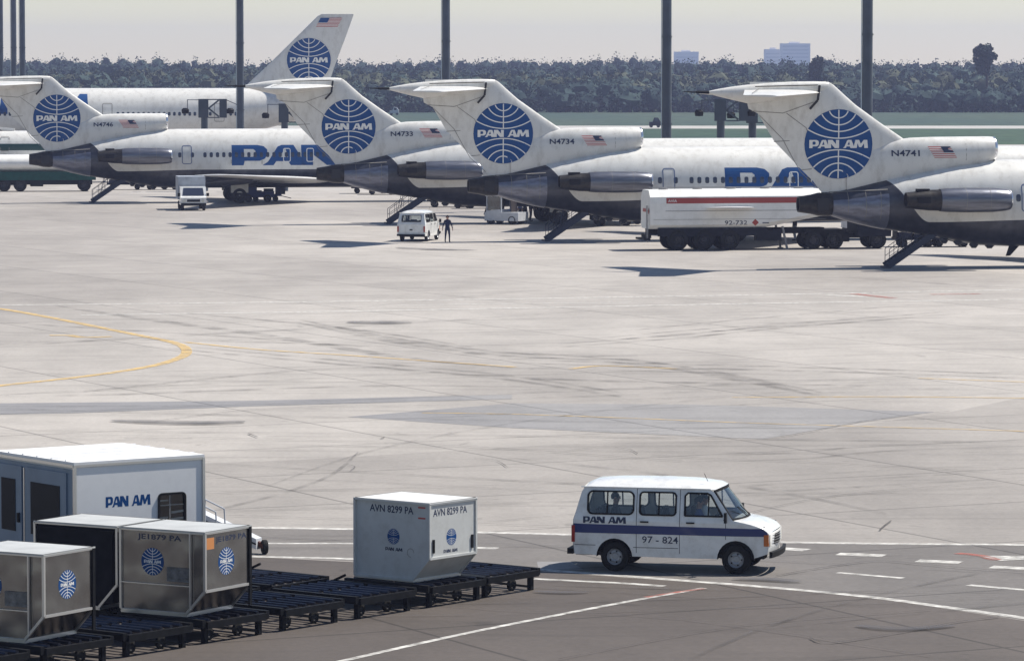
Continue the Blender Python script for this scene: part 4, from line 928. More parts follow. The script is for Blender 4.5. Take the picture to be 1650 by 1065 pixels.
# ------------------------------------------------------------------ cargo containers and roller dollies
CA = R(-38)                                     # local +x = along the profile face (left -> right), local y = along the train, away
def uld(label, corner_px, kind, base=.53, reg='', loc=None, yaw=CA):
    """contoured container; near right top corner surveyed at corner_px"""
    C = thing('cargo_container', label, 'cargo container', (0,0,0), yaw)
    prof = [(-2.01,0),(-.45,0),(0,.47),(0,1.60),(-2.01,1.60)]       # x, z
    D = 1.53; M = {'w': ULDW, 'a': ULDA, 'd': BOXD}[kind]
    b = MB(); b.loft([[(x, y, z) for x, z in prof] for y in (.02, D-.02)]); b.build('shell', [M], C, smooth=False)
    e = MB(); em = ALUE if kind != 'w' else ULDW
    for y in (.0, D):
        for a, c in zip(prof, prof[1:] + prof[:1]): e.bar((a[0], y, a[1]), (c[0], y, c[1]), .05, .05)
    for x, z in prof: e.bar((x, 0, z), (x, D, z), .05, .05)
    e.build('edge_rails', em, C)
    t = MB(); t.box(-2.03,.03,-.03,D+.03,1.60,1.625); t.build('roof_panel', (mat('container_roof', (.66,.66,.65), .45, var=.05) if kind == 'w' else mat('container_roof_dull', (.42,.43,.43), .5, var=.15, scale=1.5)), C)
    bs = MB(); bs.box(-2.0,-.42,-.02,D+.02,-.05,0); bs.build('base_plate', ALUE, C)
    if kind != 'd':
        def ff(u, v, k): return (u, .0186-.0012*k, v)
        def rf(u, v, k): return (.0014*k, u, v)
        if kind == 'w':
            V_, F_ = text2(reg, .155, 1.18, .02); put('lettering', V_, F_, REGB, C, lambda u, v: ff(u-1.62, v+1.36, 1))
            V_, F_ = text2(reg, .155, 1.12, .02); put('lettering', V_, F_, REGB, C, lambda u, v: rf(u+.12, v+1.33, 1))
            e1 = emblem(C, .165, lambda u, v, k: ff(u-.98, v+.87, k), word=False, ws=.04); e2 = emblem(C, .175, lambda u, v, k: rf(u*.95+.72, v+.87, k), word=False, ws=.045)
            v, f = panam(.07, .46); put('lettering', v, f, REGB, C, lambda u, v_: ff(u-1.2, v_+.57, 1)); put('lettering', v, f, REGB, C, lambda u, v_: rf(u+.46, v_+.55, 1))
            for z in (1.50, 1.28): put('warning_label', *fill([rrect(-.32,-.12,z,z+.035,.01,2)]), FRED, C, lambda u, v: ff(u, v, 1))
            for y in (.12, 1.40): q = MB(); q.box(.0,.03,y-.025,y+.025,.58,.86); q.build('latch', RUBBER, C)
            put('scuff_mark', *strip2([(-.52+.09*math.cos(a), .56+.09*math.sin(a)) for a in [i*.6 for i in range(9)]], .012), SEAM, C, lambda u, v: ff(u, v, 1))
        else:
            if reg:
                V_, F_ = text2(reg, .14, 1.05, .022)
                put('lettering', V_, F_, REGB, C, lambda u, v: ff(u-1.62, v+1.38, 1)); put('lettering', V_, F_, REGB, C, lambda u, v: rf(u+.36, v+1.36, 1))
            emblem(C, .27, lambda u, v, k: ff(u-1.26, v+.98, k), ws=.05, ts=1.5); emblem(C, .27, lambda u, v, k: rf(u+.72, v+1.0, k), ws=.05, ts=1.5)
            q = MB(); q.bar((-.33,-.02,.1),(-.33,-.02,1.58),.05,.03); q.bar((-2.0,-.02,.55),(-.35,-.02,.55),.02,.02); q.build('door_frame', ALUE, C)
            q = MB(); q.box(-.9,-.35,-.012,-.002,.62,.9); q.build('curtain_patch', mat('canvas_grey', (.16,.155,.15), .8, var=.4, scale=6, bump=.6), C)
            if reg: q = MB(); q.box(.002,.008,.05,.30,1.28,1.50); q.build('orange_label', mat('label_orange', (.55,.22,.07), .6), C)
            q = MB(); q.box(.0,.035,D-.06,D+.02,.05,1.6); q.build('corner_post', DKSTEEL, C)
    else:
        q = MB(); q.box(-1.9,-.1,-.02,-.005,.1,1.5); q.build('curtain', BOXD, C)
        q = MB(); q.bar((-1.95,-.03,1.5),(-.08,-.03,1.5),.03,.04); q.build('curtain_rail', DKSTEEL, C)
    p = at(*corner_px, base + 1.60) if loc is None else loc
    C.location = (p.x, p.y, base); return C
C1 = uld('white container lettered AVN 8299 PA standing alone on a dolly', (692,813), 'w', reg='AVN 8299 PA')
C2 = uld('bare metal container lettered JE1879 PA with blue emblems, in front of the white trailer', (330,860), 'a', reg='JE1879 PA', yaw=R(-31))
C3 = uld('bare metal container cut off by the left edge, nearest of the row', (70,896), 'a', reg='', yaw=R(-31))
ux = Vector((math.cos(CA), math.sin(CA), 0)); uy = Vector((-math.sin(CA), math.cos(CA), 0))
C4 = uld('dark curtained container directly left of the metal JE1879 container', None, 'd', loc=Vector(C2.location) - Vector((math.cos(R(-31)), math.sin(R(-31)), 0))*2.10, yaw=R(-31))
def build_dolly():
    D = thing('roller_dolly', 'x', 'dolly', (0,0,0), CA)
    W_, L_ = 2.25, 1.85; h = .44
    fr = MB()
    for y in (0, L_): fr.box(-W_, 0, y-.05, y+.05, h-.12, h+.03)
    for x in (-W_, 0): fr.box(x-.05, x+.05, .055, L_-.055, h-.14, h-.01)
    fr.box(-W_/2-.05,-W_/2+.05,.055,L_-.055,h-.13,h-.03); fr.build('frame', DKSTEEL, D)
    rm = MB(); rm.tube((-W_/2-.02,0,0),(W_/2-.1,0,0),.035,n=8) ; 
    r1 = MB(); r1.tube((-W_/4+.06,0,0),(W_/4-.06,0,0),.042,n=8); rmesh = r1.mesh('roller', ROLLER)
    for k in range(6):
        for c in (-W_*.75, -W_*.25): link('roller', rmesh, D, (c, .22+k*.28, h+.005))
    lg = MB(); lg.box(-.05,.05,-.05,.05,0,h-.12); lm = lg.mesh('leg', DKSTEEL, smooth=False)
    for x in (-W_+.12, -.12):
        for y in (.14, L_-.14): link('leg', lm, D, (x, y, 0))
    
    for x in (-.12, -W_+.12): bc = MB(); bc.bar((x,.3,h-.13),(x,L_-.2,.08),.04,.05); bc.build('brace', DKSTEEL, D)
    for x in (-W_+.35, -.35): 
        for y in (.5, L_-.5): wheel(D, (x, y, .13), .13, .08, axis=(1,0,0), rimf=.5)
    tb = MB(); tb.bar((-W_/2,L_+.06,h-.22),(-W_/2,L_+.38,h-.28),.06,.06); tb.build('tow_bar', DKSTEEL, D)
    st = MB(); st.bar((-W_+.1,L_-.03,h+.03),(-W_+.35,L_+.02,h+.15),.05,.05); st.build('stop_lever', DKSTEEL, D)
    return D
D0 = build_dolly()
base = Vector((C2.location.x, C2.location.y, 0)) + ux*.12 - uy*.16
st3 = (Vector(C3.location) - Vector(C2.location)).dot(uy); st1 = (Vector(C1.location) - Vector(C2.location)).dot(uy)
off1 = (Vector(C1.location) - Vector(C2.location)).dot(ux); off3 = (Vector(C3.location) - Vector(C2.location)).dot(ux)
slots = [(0, 0, 'roller dolly carrying the metal JE1879 container'), (st3, off3, 'roller dolly under the metal container at the left edge'), (st3/2, off3/2, 'empty dark dolly between the two metal containers in the near row'),
         (st1/3, off1/3, 'empty roller dolly just right of the metal JE1879 container in the near row'), (st1*2/3, off1*2/3, 'empty roller dolly just left of the white AVN container in the near row'), (st1, off1, 'roller dolly carrying the white AVN container'),
         (st1+1.98, off1-.1, 'empty roller dolly at the right end of the train beside the white AVN container'),
         (.0, -2.55, 'roller dolly carrying the dark curtained container'), (st1/3+.5, -2.7, 'empty roller dolly in the far row, nearer the metal JE1879 container'), (st1*2/3+.4, -2.7, 'empty roller dolly in the far row behind the white AVN container'),
         (st3*1.5, off3*1.5, 'empty dark dolly lowest in the bottom left corner')]
for i, (ty, tx, lab) in enumerate(slots):
    d = D0 if i == 0 else copy_tree(D0); q = base + uy*ty + ux*tx; d.location = (q.x, q.y, .008); tag(d, lab, 'dolly', 'roller dollies for cargo containers')
for i, C in enumerate((C1, C2, C3, C4)): C.location.z = .535; C['group'] = 'cargo containers on dollies'

# ------------------------------------------------------------------ white office trailer, its steps and the towed beam
def trailer():
    p = at(120, 748, 2.95); T = thing('office_trailer', 'white box trailer lettered PAN AM with doors and a small window, behind the containers', 'trailer', (p.x, p.y, .008), R(36))
    Wd, Ln, z0, z1 = 3.12, 3.35, .55, 2.92
    b = MB(); b.box(0, Wd, 0, Ln, z0, z1)
    # right/front face is local y=0 plane; long side is local x=0 plane
    b = MB(); b.box(.03,Wd-.03,.03,Ln-.03,z0,z1-.01); b.build('body', TRW, T, smooth=False)
    fv, ff_ = fill([[(0,z0),(Wd,z0),(Wd,z1),(0,z1)], rrect(2.02,2.66,1.50,2.20,.08)]); f = put('front_wall', fv, ff_, TRW, T, lambda u, v: (u, 0, v))
    q = MB(); q.box(1.9,2.75,.02,.028,1.3,2.25); q.build('window_backing', DASH, T)
    g = put('window_glass', *fill([rrect(2.02,2.66,1.50,2.20,.08)]), GLASS, T, lambda u, v: (u, .008, v))
    fr = MB(); L = [Vector((x, -.008, z)) for x, z in rrect(2.02,2.66,1.50,2.20,.08)]
    for a, c in zip(L, L[1:]+L[:1]): fr.bar(a, c, .045, .045)
    fr.build('window_frame', RUBBER, g)
    q = MB(); q.bar((2.02,.016,1.96),(2.64,.016,1.96),.008,.02); q.bar((2.3,.016,1.5),(2.3,.016,2.2),.02,.008); q.bar((2.34,.016,1.66),(2.64,.016,1.67),.008,.05); q.bar((2.34,.016,1.80),(2.64,.016,1.82),.008,.05); q.bar((2.05,.016,1.70),(2.26,.016,1.70),.008,.03); q.bar((2.05,.016,2.06),(2.26,.016,2.06),.008,.03); q.build('blind_slats', TRW, g)
    v, fc = panam(.22, 1.08); put('lettering', v, fc, PBLUE, T, lambda u, v_: (u+.74, -.0015, v_+2.0))
    # roof with ridges
    r = MB(); r.box(-.02,Wd+.02,-.02,Ln+.02,z1,z1+.06); ro = r.build('roof', TRW, T, smooth=False)
    for k in range(5): q = MB(); q.box(0,Wd,.35+k*.6,.39+k*.6,z1+.06,z1+.085); q.build('roof_rib', TRW, ro)
    e = MB()
    for x in (0, Wd): e.bar((x,0,z0),(x,0,z1),.06,.06)
    e.bar((0,Ln,z0),(0,Ln,z1),.06,.06); e.bar((0,-.012,z1-.02),(Wd,-.012,z1-.02),.02,.05); e.bar((-.03,0,z1-.02),(-.03,Ln,z1-.02),.03,.06); e.build('corner_trim', ALUE, T)
    # doors on the long side
    blue = mat('trailer_side_shade', (.15,.21,.29), .5, var=.12, scale=1.5)  # steel blue puts the shade of the long side into the colour
    q = MB(); q.box(-.012,.0,.06,Ln-.06,z0+.02,z1-.1); q.build('side_shade_skin', blue, T, smooth=False)  # thin sheet carrying that painted shade over the white body
    for y0, y1 in ((.28,2.0),(2.15,3.25)):
        d = MB(); d.box(-.045,-.015,y0,y1,z0+.1,z1-.18); do = d.build('door', blue, T, smooth=False)
        w_ = MB(); w_.box(-.055,-.046,y0+.25,y1-.25,1.35,2.45); w_.build('door_window', mat('dark_door_glass', (.006,.008,.012), .5, spec=.1), do)
        h = MB(); h.box(-.09,-.046,y0+.06,y0+.14,1.55,1.75); h.build('door_handle', RUBBER, do)
        h = MB(); h.box(-.05,-.02,y1+.02,y1+.06,z0+.1,z1-.2); h.build('hinge_post', ALUE, do)
    s = MB(); s.box(.1,Wd-.1,.2,Ln-.2,z0-.15,z0); s.build('chassis', DKSTEEL, T)
    for x in (.2, Wd-.2):
        for y in (.8, 2.6): wheel(T, (x, y, .3), .3, .2, axis=(1,0,0))
trailer()
s0 = at(330, 905); ST = thing('boarding_steps', 'white mobile steps with thin handrail behind the metal container', 'steps', (s0.x-.9, s0.y+1.3, .006), R(-12))
q = MB(); q.bar((-1.0,-.35,1.0),(1.15,-.35,.05),.04,.09); q.bar((-1.0,.35,1.0),(1.15,.35,.05),.04,.09); q.bar((-.9,-.35,0),(-.9,-.35,1.1),.05,.05); q.bar((-.9,.35,0),(-.9,.35,1.1),.05,.05); q.build('stringer', TUGW, ST)
sm = MB(); sm.box(-.14,.14,-.33,.33,-.02,.02); smm = sm.mesh('tread', GEARM, smooth=False)
for k in range(7): link('tread', smm, ST, (-.85+k*.3, 0, 1.10-k*.145))
q = MB()
for y in (-.35,.35):
    q.tube((-1.0,y,2.05),(1.2,y,1.05),.02,n=6); q.tube((1.2,y,1.05),(1.25,y,.1),.018,n=6); q.tube((.75,y,1.25),(.75,y,.3),.015,n=6); q.tube((-.1,y,1.64),(-.1,y,.7),.02,n=6)
q.build('handrail', TUGW, ST)
q = MB(); q.box(-.6,-.2,-.3,.3,.95,1.22); q.build('control_box', GEARM, ST)
b0 = at(425, 893); TB = thing('tow_bar', 'white beam with a dark end wheel poking out behind the metal container', 'tow bar', (b0.x, b0.y, .006), R(-20))
q = MB(); q.loft([[(-1.7,-.18,.72),(-1.7,.18,.72),(-1.7,.18,1.0),(-1.7,-.18,1.0)],[(-.12,-.16,.12),(-.12,.16,.12),(-.12,.16,.36),(-.12,-.16,.36)]]); q.build('beam', TUGW, TB, smooth=False)
q = MB(); q.bar((-1.7,-.19,.86),(-.12,-.17,.24),.02,.03); q.build('beam_slot', RUBBER, TB)
wheel(TB, (.02, 0, .17), .165, .12, axis=(.8,.6,0), rimf=.5)
q = MB(); q.bar((-.2,0,.28),(.02,0,.17),.12,.1); q.build('fork', mat('rusty_fork', (.07,.02,.015), .8), TB)
q = MB(); q.bar((-1.6,-.12,0),(-1.5,-.12,.75),.06,.06); q.bar((-1.6,.12,0),(-1.5,.12,.75),.06,.06); q.build('stand_leg', DKSTEEL, TB)

# ------------------------------------------------------------------ fuel tanker with red stripe
def tanker():
    p = at(1040, 403); T = thing('fuel_tanker', 'white articulated fuel tanker with red stripe beside N4734', 'fuel tanker', (p.x, p.y, .004), R(11))
    # local x forward from rear, y port(far)
    def sec(x, zb, zt):
        return [(x,-.80,zt),(x,-1.22,zt-.42),(x,-1.25,zt-.8),(x,-1.25,zb+.25),(x,-1.0,zb),(x,1.0,zb),(x,1.25,zb+.25),(x,1.25,zt-.8),(x,1.22,zt-.42),(x,.80,zt)]
    b = MB(); b.loft([sec(0,1.30,3.62),sec(1.5,1.28,3.64),sec(7.0,1.32,3.66),sec(10.6,2.0,3.66),sec(11.4,2.2,3.5)]); tk = b.build('tank', TANKW, T, smooth=False)
    q = MB(); q.add([(1.0,-1.253,2.82),(10.8,-1.253,2.82),(10.8,-1.235,3.16),(1.0,-1.235,3.16)], [(0,1,2,3)]); q.build('red_stripe', TRED, tk, smooth=False)
    q = MB(); q.box(.95,10.9,-1.262,-1.25,2.36,2.39); q.box(.2,10.9,-1.262,-1.25,1.85,1.87); q.build('tank_moulding', GEARM, tk)
    for k, x in enumerate((1.1, 3.2, 5.3, 7.4, 9.5)): q = MB(); q.lathe((x,0,3.6),(0,0,1),[(0,.3),(.12,.3),(.16,.22),(.16,0)],14); q.build('hatch', GEARM, tk)
    q = MB(); q.bar((.3,-.4,3.75),(10.5,-.4,3.75),.05,.04); q.bar((.3,.4,3.75),(10.5,.4,3.75),.05,.04); q.build('walkway_rail', GEARM, tk)
    v, f = text2('92-732', .26, 1.4, .01); put('lettering', v, f, REGB, tk, lambda u, w_: (4.6+u, -1.257, 1.52+w_))
    q = MB(); q.add([(6.5,-1.257,1.45),(6.72,-1.257,1.65),(6.5,-1.257,1.87),(6.28,-1.257,1.65)], [(0,1,2,3)]); q.add([(-.03,-.95,2.15),(-.03,-.75,2.35),(-.03,-.95,2.55),(-.03,-1.15,2.35)], [(0,1,2,3)]); q.add([(-.03,-.3,2.3),(-.03,.6,2.3),(-.03,.6,2.5),(-.03,-.3,2.5)],[(0,1,2,3)]); q.build('hazard_diamond', TRED, tk, smooth=False)
    q = MB(); q.box(6.95,7.35,-1.262,-1.253,1.60,1.66); q.build('data_plate', REGB, tk)
    v, f = text2('AVIA', .16, .55, .01); put('lettering', v, f, WMARK, tk, lambda u, w_: (1.1+u, -1.262, 2.90+w_))
    c = MB(); c.box(.1,11,-.5,.5,.95,1.3); c.box(.0,.1,-1.15,1.15,.75,.95); co = c.build('chassis', DKSTEEL, T)
    g = MB(); g.box(.5,7.2,-1.18,-1.1,.85,1.35); g.box(.5,7.2,1.1,1.18,.85,1.35); g.build('side_guard', DARKEQ, co)
    l = MB(); 
    for y in (-1.1,-.8): l.bar((-.12,y,.5),(-.12,y,2.7),.04,.04)
    for k in range(7): l.bar((-.12,-1.1,.6+k*.3),(-.12,-.8,.6+k*.3),.03,.03)
    l.build('rear_ladder', GEARM, T)
    l = MB(); l.box(-.35,.05,-1.15,1.15,.62,.74); l.build('rear_bumper', DKSTEEL, T)
    for x in (1.75, 3.35, 4.95):
        for s in (-1, 1): wheel(T, (x, s*.98, .64), .64, .42, rimf=.5)
    a = MB()
    for x in (1.75,3.35,4.95): a.tube((x,-.9,.64),(x,.9,.64),.07)
    a.build('axle', DKSTEEL, T)
    q = MB()
    for s in (-1,1): q.bar((8.6,s*.8,.05),(8.3,s*.8,1.4),.12,.12); q.box(8.45,8.75,s*.8-.15,s*.8+.15,0,.06)
    q.build('landing_leg', GEARM, T)
    q = MB(); q.box(6.6,8.2,-1.0,-.55,.55,1.2); q.build('pump_locker', DARKEQ, T)
    # tractor unit
    q = MB(); q.box(9.8,14.6,-.45,.45,.65,.95); q.box(9.7,12.2,-1.15,1.15,.95,1.2); q.box(11.6,12.4,-1.15,-.55,.45,1.05); q.build('tractor_frame', DKSTEEL, T)
    q = MB(); q.loft([[(x,y,z) for x,z in ((12.9,.75),(15.0,.75),(15.05,1.6),(14.75,2.35),(12.9,2.4))] for y in (-1.2,1.2)]); cb = q.build('cab', DARKEQ, T)
    q = MB(); q.box(13.5,14.5,-1.215,-1.2,1.55,2.15); q.build('cab_window', WINDOW, cb)
    for x in (10.2, 11.5, 14.2):
        for s in (-1,1): wheel(T, (x, s*.98, .54), .54, .36, rimf=.55)
tanker()
# ------------------------------------------------------------------ other ramp vehicles
def at_z(px, py): p = at(px, py); return (p.x, p.y, .004)
def green_tanker():
    T = thing('green_tanker', 'fuel tanker with white tank and dark green lower body at the left edge', 'fuel tanker', at_z(-60, 309), R(8))
    b = MB(); b.loft([[(x, 1.2*math.sin(2*PI*k/20), 2.45+.78*math.cos(2*PI*k/20)) for k in range(20)] for x in (0,.15,9.3,9.45)]); b.build('tank', TANKW, T)
    b = MB(); b.box(.1,11.6,-1.22,1.22,1.0,1.75); b.build('lower_body', TGREEN, T, smooth=False)
    v, f = text2('cil', .5, .9, .02); put('lettering', v, f, TGREEN, T, lambda u, w_: (6.0+u, -1.215, 2.35+w_))
    b = MB(); b.loft([[(x,y,z) for x,z in ((9.7,1.75),(11.6,1.75),(11.5,2.1),(11.1,2.65),(9.7,2.7))] for y in (-1.15,1.15)]); b.build('cab', TGREEN, T)
    b = MB(); b.box(.3,11.3,-.8,.8,.6,1.0); b.box(5.9,7.0,-1.1,1.1,.45,1.0); b.build('chassis', DKSTEEL, T)
    for x in (3.6, 5.0, 1.2, 10.6):
        for s in (-1,1): wheel(T, (x, s*.98, .56), .56, .4)
green_tanker()
def pickup():
    p = at(312, 340); T = thing('box_truck', 'small white truck with a grey box behind its cab, facing the camera beside N4746', 'truck', (p.x, p.y, .004), R(-82))
    # local x forward (towards the camera)
    b = MB(); b.loft([[(x,y*k,z) for x,z in ((-1.9,.45),(.0,.45),(.02,1.0),(-.22,1.12),(-.62,1.78),(-1.9,1.82))] for y,k in ((-.98,1),(.98,1))]); c = b.build('cab', VANW, T, angle=20)
    q = MB(); q.add([(-.225,-.82,1.15),(-.225,.82,1.15),(-.585,.74,1.72),(-.585,-.74,1.72)], [(0,1,2,3)]); q.v = [(x+.02,y,z+.01) for x,y,z in q.v]; q.build('windscreen', WINDOW, c, smooth=False)
    for s in (-1,1):
        q = MB(); q.add([(-.45,s*.985,1.15),(-1.3,s*.985,1.15),(-1.3,s*.985,1.65),(-.7,s*.985,1.65)], [(0,1,2,3)]); q.build('side_window', WINDOW, c, smooth=False)
        q = MB(); q.lathe((.0,s*.7,.78),(1,0,0),[(0,.12),(.04,.12),(.05,0)],12); q.build('headlight', LAMPG, c)
        q = MB(); q.box(-.35,-.25,min(s*1.0,s*1.2),max(s*1.0,s*1.2),1.1,1.35); q.build('wing_mirror', RUBBER, c)
        for x in (-.6, -4.2): wheel(T, (x, s*.82, .33), .33, .22)
    q = MB(); q.box(.0,.08,-.95,.95,.38,.58); q.box(.02,.04,-.5,.5,.68,.86); q.build('bumper_and_grille', RUBBER, c)
    q = MB(); q.box(-5.0,-1.9,-.5,.5,.45,.75); q.build('chassis', DKSTEEL, T)
    q = MB(); q.box(-5.2,-2.1,-1.05,1.05,.8,2.55); q.build('cargo_box', CARGO, T, smooth=False)
pickup()
def cart(label, loc, rz, n=1, m=DARKEQ, L=3.2, h=1.5, group='dark baggage carts among the airliners', cover=True):
    C = thing('baggage_cart', label, 'cart', loc, rz, group)
    b = MB(); b.box(0,L,-.75,.75,.45,.6); b.build('deck', m, C, smooth=False)
    if cover:
        b = MB(); b.box(.05,.1,-.72,.72,.6,h); b.box(L-.1,L-.05,-.72,.72,.6,h); b.box(.0,L,-.76,.76,h,h+.05); b.build('canopy', m, C, smooth=False)
        for k in range(3): q = MB(); q.box(.2+k*.95,1.0+k*.95,-.6,.3,.6,.9+.15*((k*7)%3)); q.build('curtain', mat('curtain_dark_blue', (.015,.02,.05), .8), C)
    for x in (.5, L-.5):
        for s in (-1,1): wheel(C, (x, s*.62, .24), .24, .14)
    b = MB(); b.bar((L,0,.45),(L+.8,0,.25),.06,.06); b.build('tow_bar', DKSTEEL, C)
    return C
cart('dark canopy baggage cart beyond the stair of N4746', at_z(172, 306), R(6)); cart('dark baggage cart just left of the white truck, beyond N4746', at_z(232, 306), R(6))
cart('dark covered cart beyond the tail of N4733, left one of two', at_z(566, 312), R(4), h=1.7); cart('dark covered cart beyond the tail of N4733, right one of two', at_z(590, 314), R(4), h=1.2, L=2.6)
cart('low dark cart under the front of N4733, left of the white tug', at_z(690, 334), R(8), h=1.5); cart('low dark cart beyond the walking man, under N4733', at_z(745, 336), R(8), h=1.4)
for x in (1440, 1480): cart('low flat cart under the belly of N4741, %s one' % ('left' if x == 1440 else 'right'), at_z(x, 398), R(6), h=1.1)
def loader(label, loc, rz, m, L=4.5, hi=1.9):
    T = thing('belt_loader', label, 'belt loader', loc, rz)
    b = MB(); b.box(0,L*.75,-.8,.8,.4,.85); b.box(.2,1.3,-.8,-.1,.85,1.25); b.build('body', m, T)
    b = MB(); b.bar((-.6,.3,.75),(L,.3,hi),.8,.16); b.build('belt_boom', DKSTEEL, T)
    b = MB()
    for k in range(6): b.tube((-.4+k*L*.16,-.12,.95+k*(hi-.75)*.17),(-.4+k*L*.16,-.12,1.35+k*(hi-.75)*.17),.02,n=5)
    b.tube((-.4,-.12,1.35),(L*.8,-.12,1.35+5*(hi-.75)*.17),.02,n=5); b.build('rail', GEARM, T)
    for x in (.6, L*.6):
        for s in (-1,1): wheel(T, (x, s*.72, .33), .33, .24)
    return T
loader('blue belt loader under the wing of N4746', at_z(388, 326), R(4), TUGB, 3.6, 1.9)
cart('large blue covered cart right of the loader under the wing of N4746', at_z(402, 325), R(4), m=TUGB, L=2.6, h=1.5)
loader('dark belt loader beyond the stair of N4734, left of the tanker', at_z(952, 364), R(6), DARKEQ, 4.0, 1.2)
def tug():
    T = thing('aircraft_tug', 'pale blue-white tug with glazed cab under the tail of N4734', 'tug', at_z(789, 361), R(-25))
    b = MB(); b.box(0,2.6,-.85,.85,.25,.85); b.loft([[(x,y,z) for x,z in ((0,.3),(1.3,.3),(1.2,1.05),(.15,.95))] for y in (-.87,.87)]); b.build('body', TUGW, T)
    c = MB()
    for x in (.15,1.25):
        for y in (-.75,.75): c.bar((x,y,.85),(x,y,1.95),.07,.07)
    c.box(.05,1.35,-.82,.82,1.95,2.05); co = c.build('cab_frame', TUGW, T)
    g = MB(); g.box(.17,1.23,-.74,-.72,1.0,1.93); g.box(.13,.15,-.72,.72,1.0,1.93); g.build('cab_glass', DGLASS, co)
    s = MB(); s.box(.5,.95,-.4,.4,.85,1.2); s.box(.9,1.0,-.4,.4,1.2,1.6); s.build('seat', SEATM, T)
    for x in (.45, 2.1):
        for s_ in (-1,1): wheel(T, (x, s_*.72, .32), .32, .26)
    q = MB(); q.bar((1.9,0,.8),(1.75,.1,2.3),.5,.12); q.build('ramp_board', mat('brown_board', (.06,.045,.04), .8), T)
tug()
def small_truck(label, loc, rz, m, name='service_truck', cat='truck'):
    T = thing(name, label, cat, loc, rz)
    b = MB(); b.loft([[(x,y,z) for x,z in ((0,.4),(2.0,.4),(2.0,1.0),(1.55,1.7),(.9,1.75),(.6,1.0),(0,1.0))] for y in (-.8,.8)]); c = b.build('body', m, T)
    q = MB(); q.box(.95,1.5,-.81,-.8,1.1,1.6); q.build('side_window', WINDOW, c)
    for x in (.35,1.6):
        for s in (-1,1): wheel(T, (x, s*.7, .3), .3, .2)
small_truck('small white service truck glimpsed above the tanker tractor, under N4741', at_z(1360, 377), R(10), TUGW)
small_truck('tiny bright vehicle on the field road in front of the far forest', (at(628,186).x, at(628,186).y, .01), R(0), TUGW, 'distant_truck')
small_truck('small far vehicle on the runway strip between mast and N4734 intake', (at(1046,206).x, at(1046,206).y, .01), R(0), DARKEQ, 'distant_truck')

# ------------------------------------------------------------------ forest and skyline
def leaves(centres, radii, counts, size, mats_idx):
    V = []; Fn = 0; M_ = []
    for c, r, n, sz, mi in zip(centres, radii, counts, size, mats_idx):
        d = rng.normal(size=(n,3)); d /= np.linalg.norm(d, axis=1)[:,None]; rad = rng.uniform(.35,1,(n,1))**.5
        lump = 1 + .14*np.sin(d[:,:1]*5 + c[0]*3) + .10*np.cos(d[:,1:2]*7 + d[:,2:]*6 + c[1])
        p = np.array(c) + d*rad*lump*np.array(r)
        a = rng.normal(size=(n,3)); a /= np.linalg.norm(a, axis=1)[:,None]; b = np.cross(a, rng.normal(size=(n,3))); b /= np.linalg.norm(b, axis=1)[:,None]
        s = sz*rng.uniform(.6,1.3,(n,1))
        V.append(np.stack([p - a*s, p + b*s*.8, p + a*s, p - b*s*.8], 1).reshape(-1,3)); M_ += [mi]*n
    V = np.concatenate(V); return V, np.array(M_)
def leaf_mesh(name, V, M_, mats):
    n = len(V)//4; me = bpy.data.meshes.new(name); me.vertices.add(len(V)); me.vertices.foreach_set('co', V.ravel().astype(np.float32))
    me.loops.add(4*n); me.loops.foreach_set('vertex_index', np.arange(4*n, dtype=np.int32)); me.polygons.add(n); me.polygons.foreach_set('loop_start', np.arange(0,4*n,4, dtype=np.int32))
    me.polygons.foreach_set('material_index', M_.astype(np.int32))
    for m in mats: me.materials.append(m)
    me.update(calc_edges=True); return me
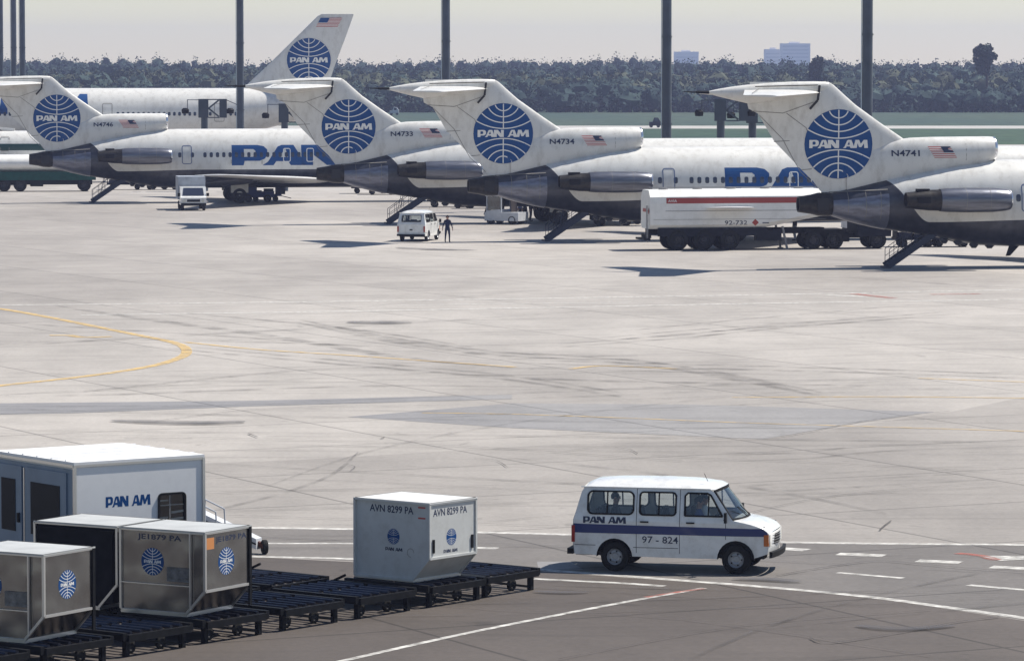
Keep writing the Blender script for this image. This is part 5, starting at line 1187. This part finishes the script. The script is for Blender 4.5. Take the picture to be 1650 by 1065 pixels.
def forest():
    C = []; Rr = []; N_ = []; S = []; MI = []; tr = MB(); co_ = MB()
    for row, (D, dz, step, sp) in enumerate([(978,5.0,2.6,2),(986,6.6,2.8,2),(1000,8.0,3.0,3),(1030,9.0,3.4,3),(1090,9.9,3.6,3),(1180,10.8,3.8,3),(1300,11.8,4.0,3),(1450,12.8,3.0,3)]):
        hwid = 260 + (D-970)*.12; x = -hwid
        while x < hwid:
            hgt = dz + random.uniform(-.7, .6) + .5*math.sin(x*.031+row) + (1.2 if (row == 7 and random.random() < .12) else 0)
            w_ = random.uniform(2.2, 3.6) * (1.15 if row > 3 else 1); y = D + random.uniform(-8, 8)
            ch = hgt*.46; C.append((x, y, hgt-ch)); Rr.append((w_, w_, ch)); n = 270; N_.append(n); S.append(.26 if row < 4 else .32)
            co_.lathe((x,y,hgt-2*ch+.3),(0,0,1),[(0,.2),(ch*.4,w_*.7),(ch*.9,w_*.8),(ch*1.35,w_*.66),(ch*1.62,w_*.36),(ch*1.7,.05)],8,(1 if random.random() < .5 else 0) if row in (2,3,4) else random.choice([1,2,2]))
            pick = random.random(); band = [ .05, .12, .75, .85, .45, .12, .05, .05][row]
            MI.append(0 if pick < band else (1 if pick < .75 else 2))
            if row < 3: tr.tube((x,y,0),(x+random.uniform(-.4,.4),y,hgt*.7),.22,.1,5)
            x += step*random.uniform(.6, 1.4)
    # undergrowth along the wood's edge
    for k in range(420): C.append((-260+k*1.24, 972+random.uniform(-3,6), 1.2)); Rr.append((1.6,1.6,1.6)); N_.append(40); S.append(.5); MI.append(random.choice([1,2,2]))
    co_.v = [(x+random.uniform(-.9,.9), y+random.uniform(-.7,.7), z+random.uniform(-.5,.5)) for x,y,z in co_.v]
    V, M_ = leaves(C, Rr, N_, S, MI)
    o = link('forest', leaf_mesh('forest', V, M_, LEAF)); tag(o, 'band of hazy green forest along the far side of the airfield', None, None, 'stuff')
    tag(co_.build('forest_inner_crowns', LEAF), kind='stuff'); t = tr.build('forest_trunks', BARK); tag(t, kind='stuff')
forest()
def tall_tree(px, Z, top, w, label):
    X = (px-825)*Z/F; T = thing('broadleaf_tree', label, 'tree', (X, Z, 0))
    tr = MB(); tr.tube((0,0,0),(.2,0,top*.55),.45,.25,8); tr.tube((.2,0,top*.5),(-1.4,.3,top*.8),.2,.06,6); tr.tube((.2,0,top*.5),(1.5,-.2,top*.82),.2,.06,6); tr.build('trunk', BARK, T)
    C = [(random.uniform(-w,w)*.7, random.uniform(-w,w)*.5, top*random.uniform(.55,.88)) for _ in range(12)]; C.append((.2,0,top-1.6))
    V, M_ = leaves(C, [(1.5,1.5,1.3)]*13, [130]*13, [.4]*13, [2]*13); link('crown', leaf_mesh('crown', V, M_, LEAF), T)
tall_tree(1588, 985, 16.2, 2.9, 'dark round-topped tree standing above the forest edge near the right mast')
tall_tree(1317, 1000, 13.2, 1.2, 'small dark tree tuft just above the forest line, over the fin top of N4741')
for i, (px, Z, wd, top, lab) in enumerate([(1280,3750,26,29,'faint tall apartment block on the hazy skyline, the largest'), (1245,3800,16,24,'faint lower block touching the largest skyline block on its left'), (1105,3850,22,22,'faint skyline block above the forest right of the mast')]):
    X = (px-825)*Z/F; B = thing('apartment_block', lab, 'building', (X, Z, 0), 0, 'hazy tower blocks on the skyline')
    b = MB(); b.box(-wd/2,wd/2,-8,8,0,top); b.box(-wd*.2,wd*.15,-4,4,top,top+1.5); b.build('tower', BLOCK, B, smooth=False)
    wn = MB(); wn.box(-wd*.44,wd*.44,-8.1,-8.0,-.7,.7); wmn = wn.mesh('window_band', mat('haze_pale_glass', (.62,.63,.64), .6), smooth=False)  # glass bands paled the same way, haze put into the colour
    for k in range(int(top/3.2)-1): link('window_band', wmn, B, (0,0,4+k*3.2))
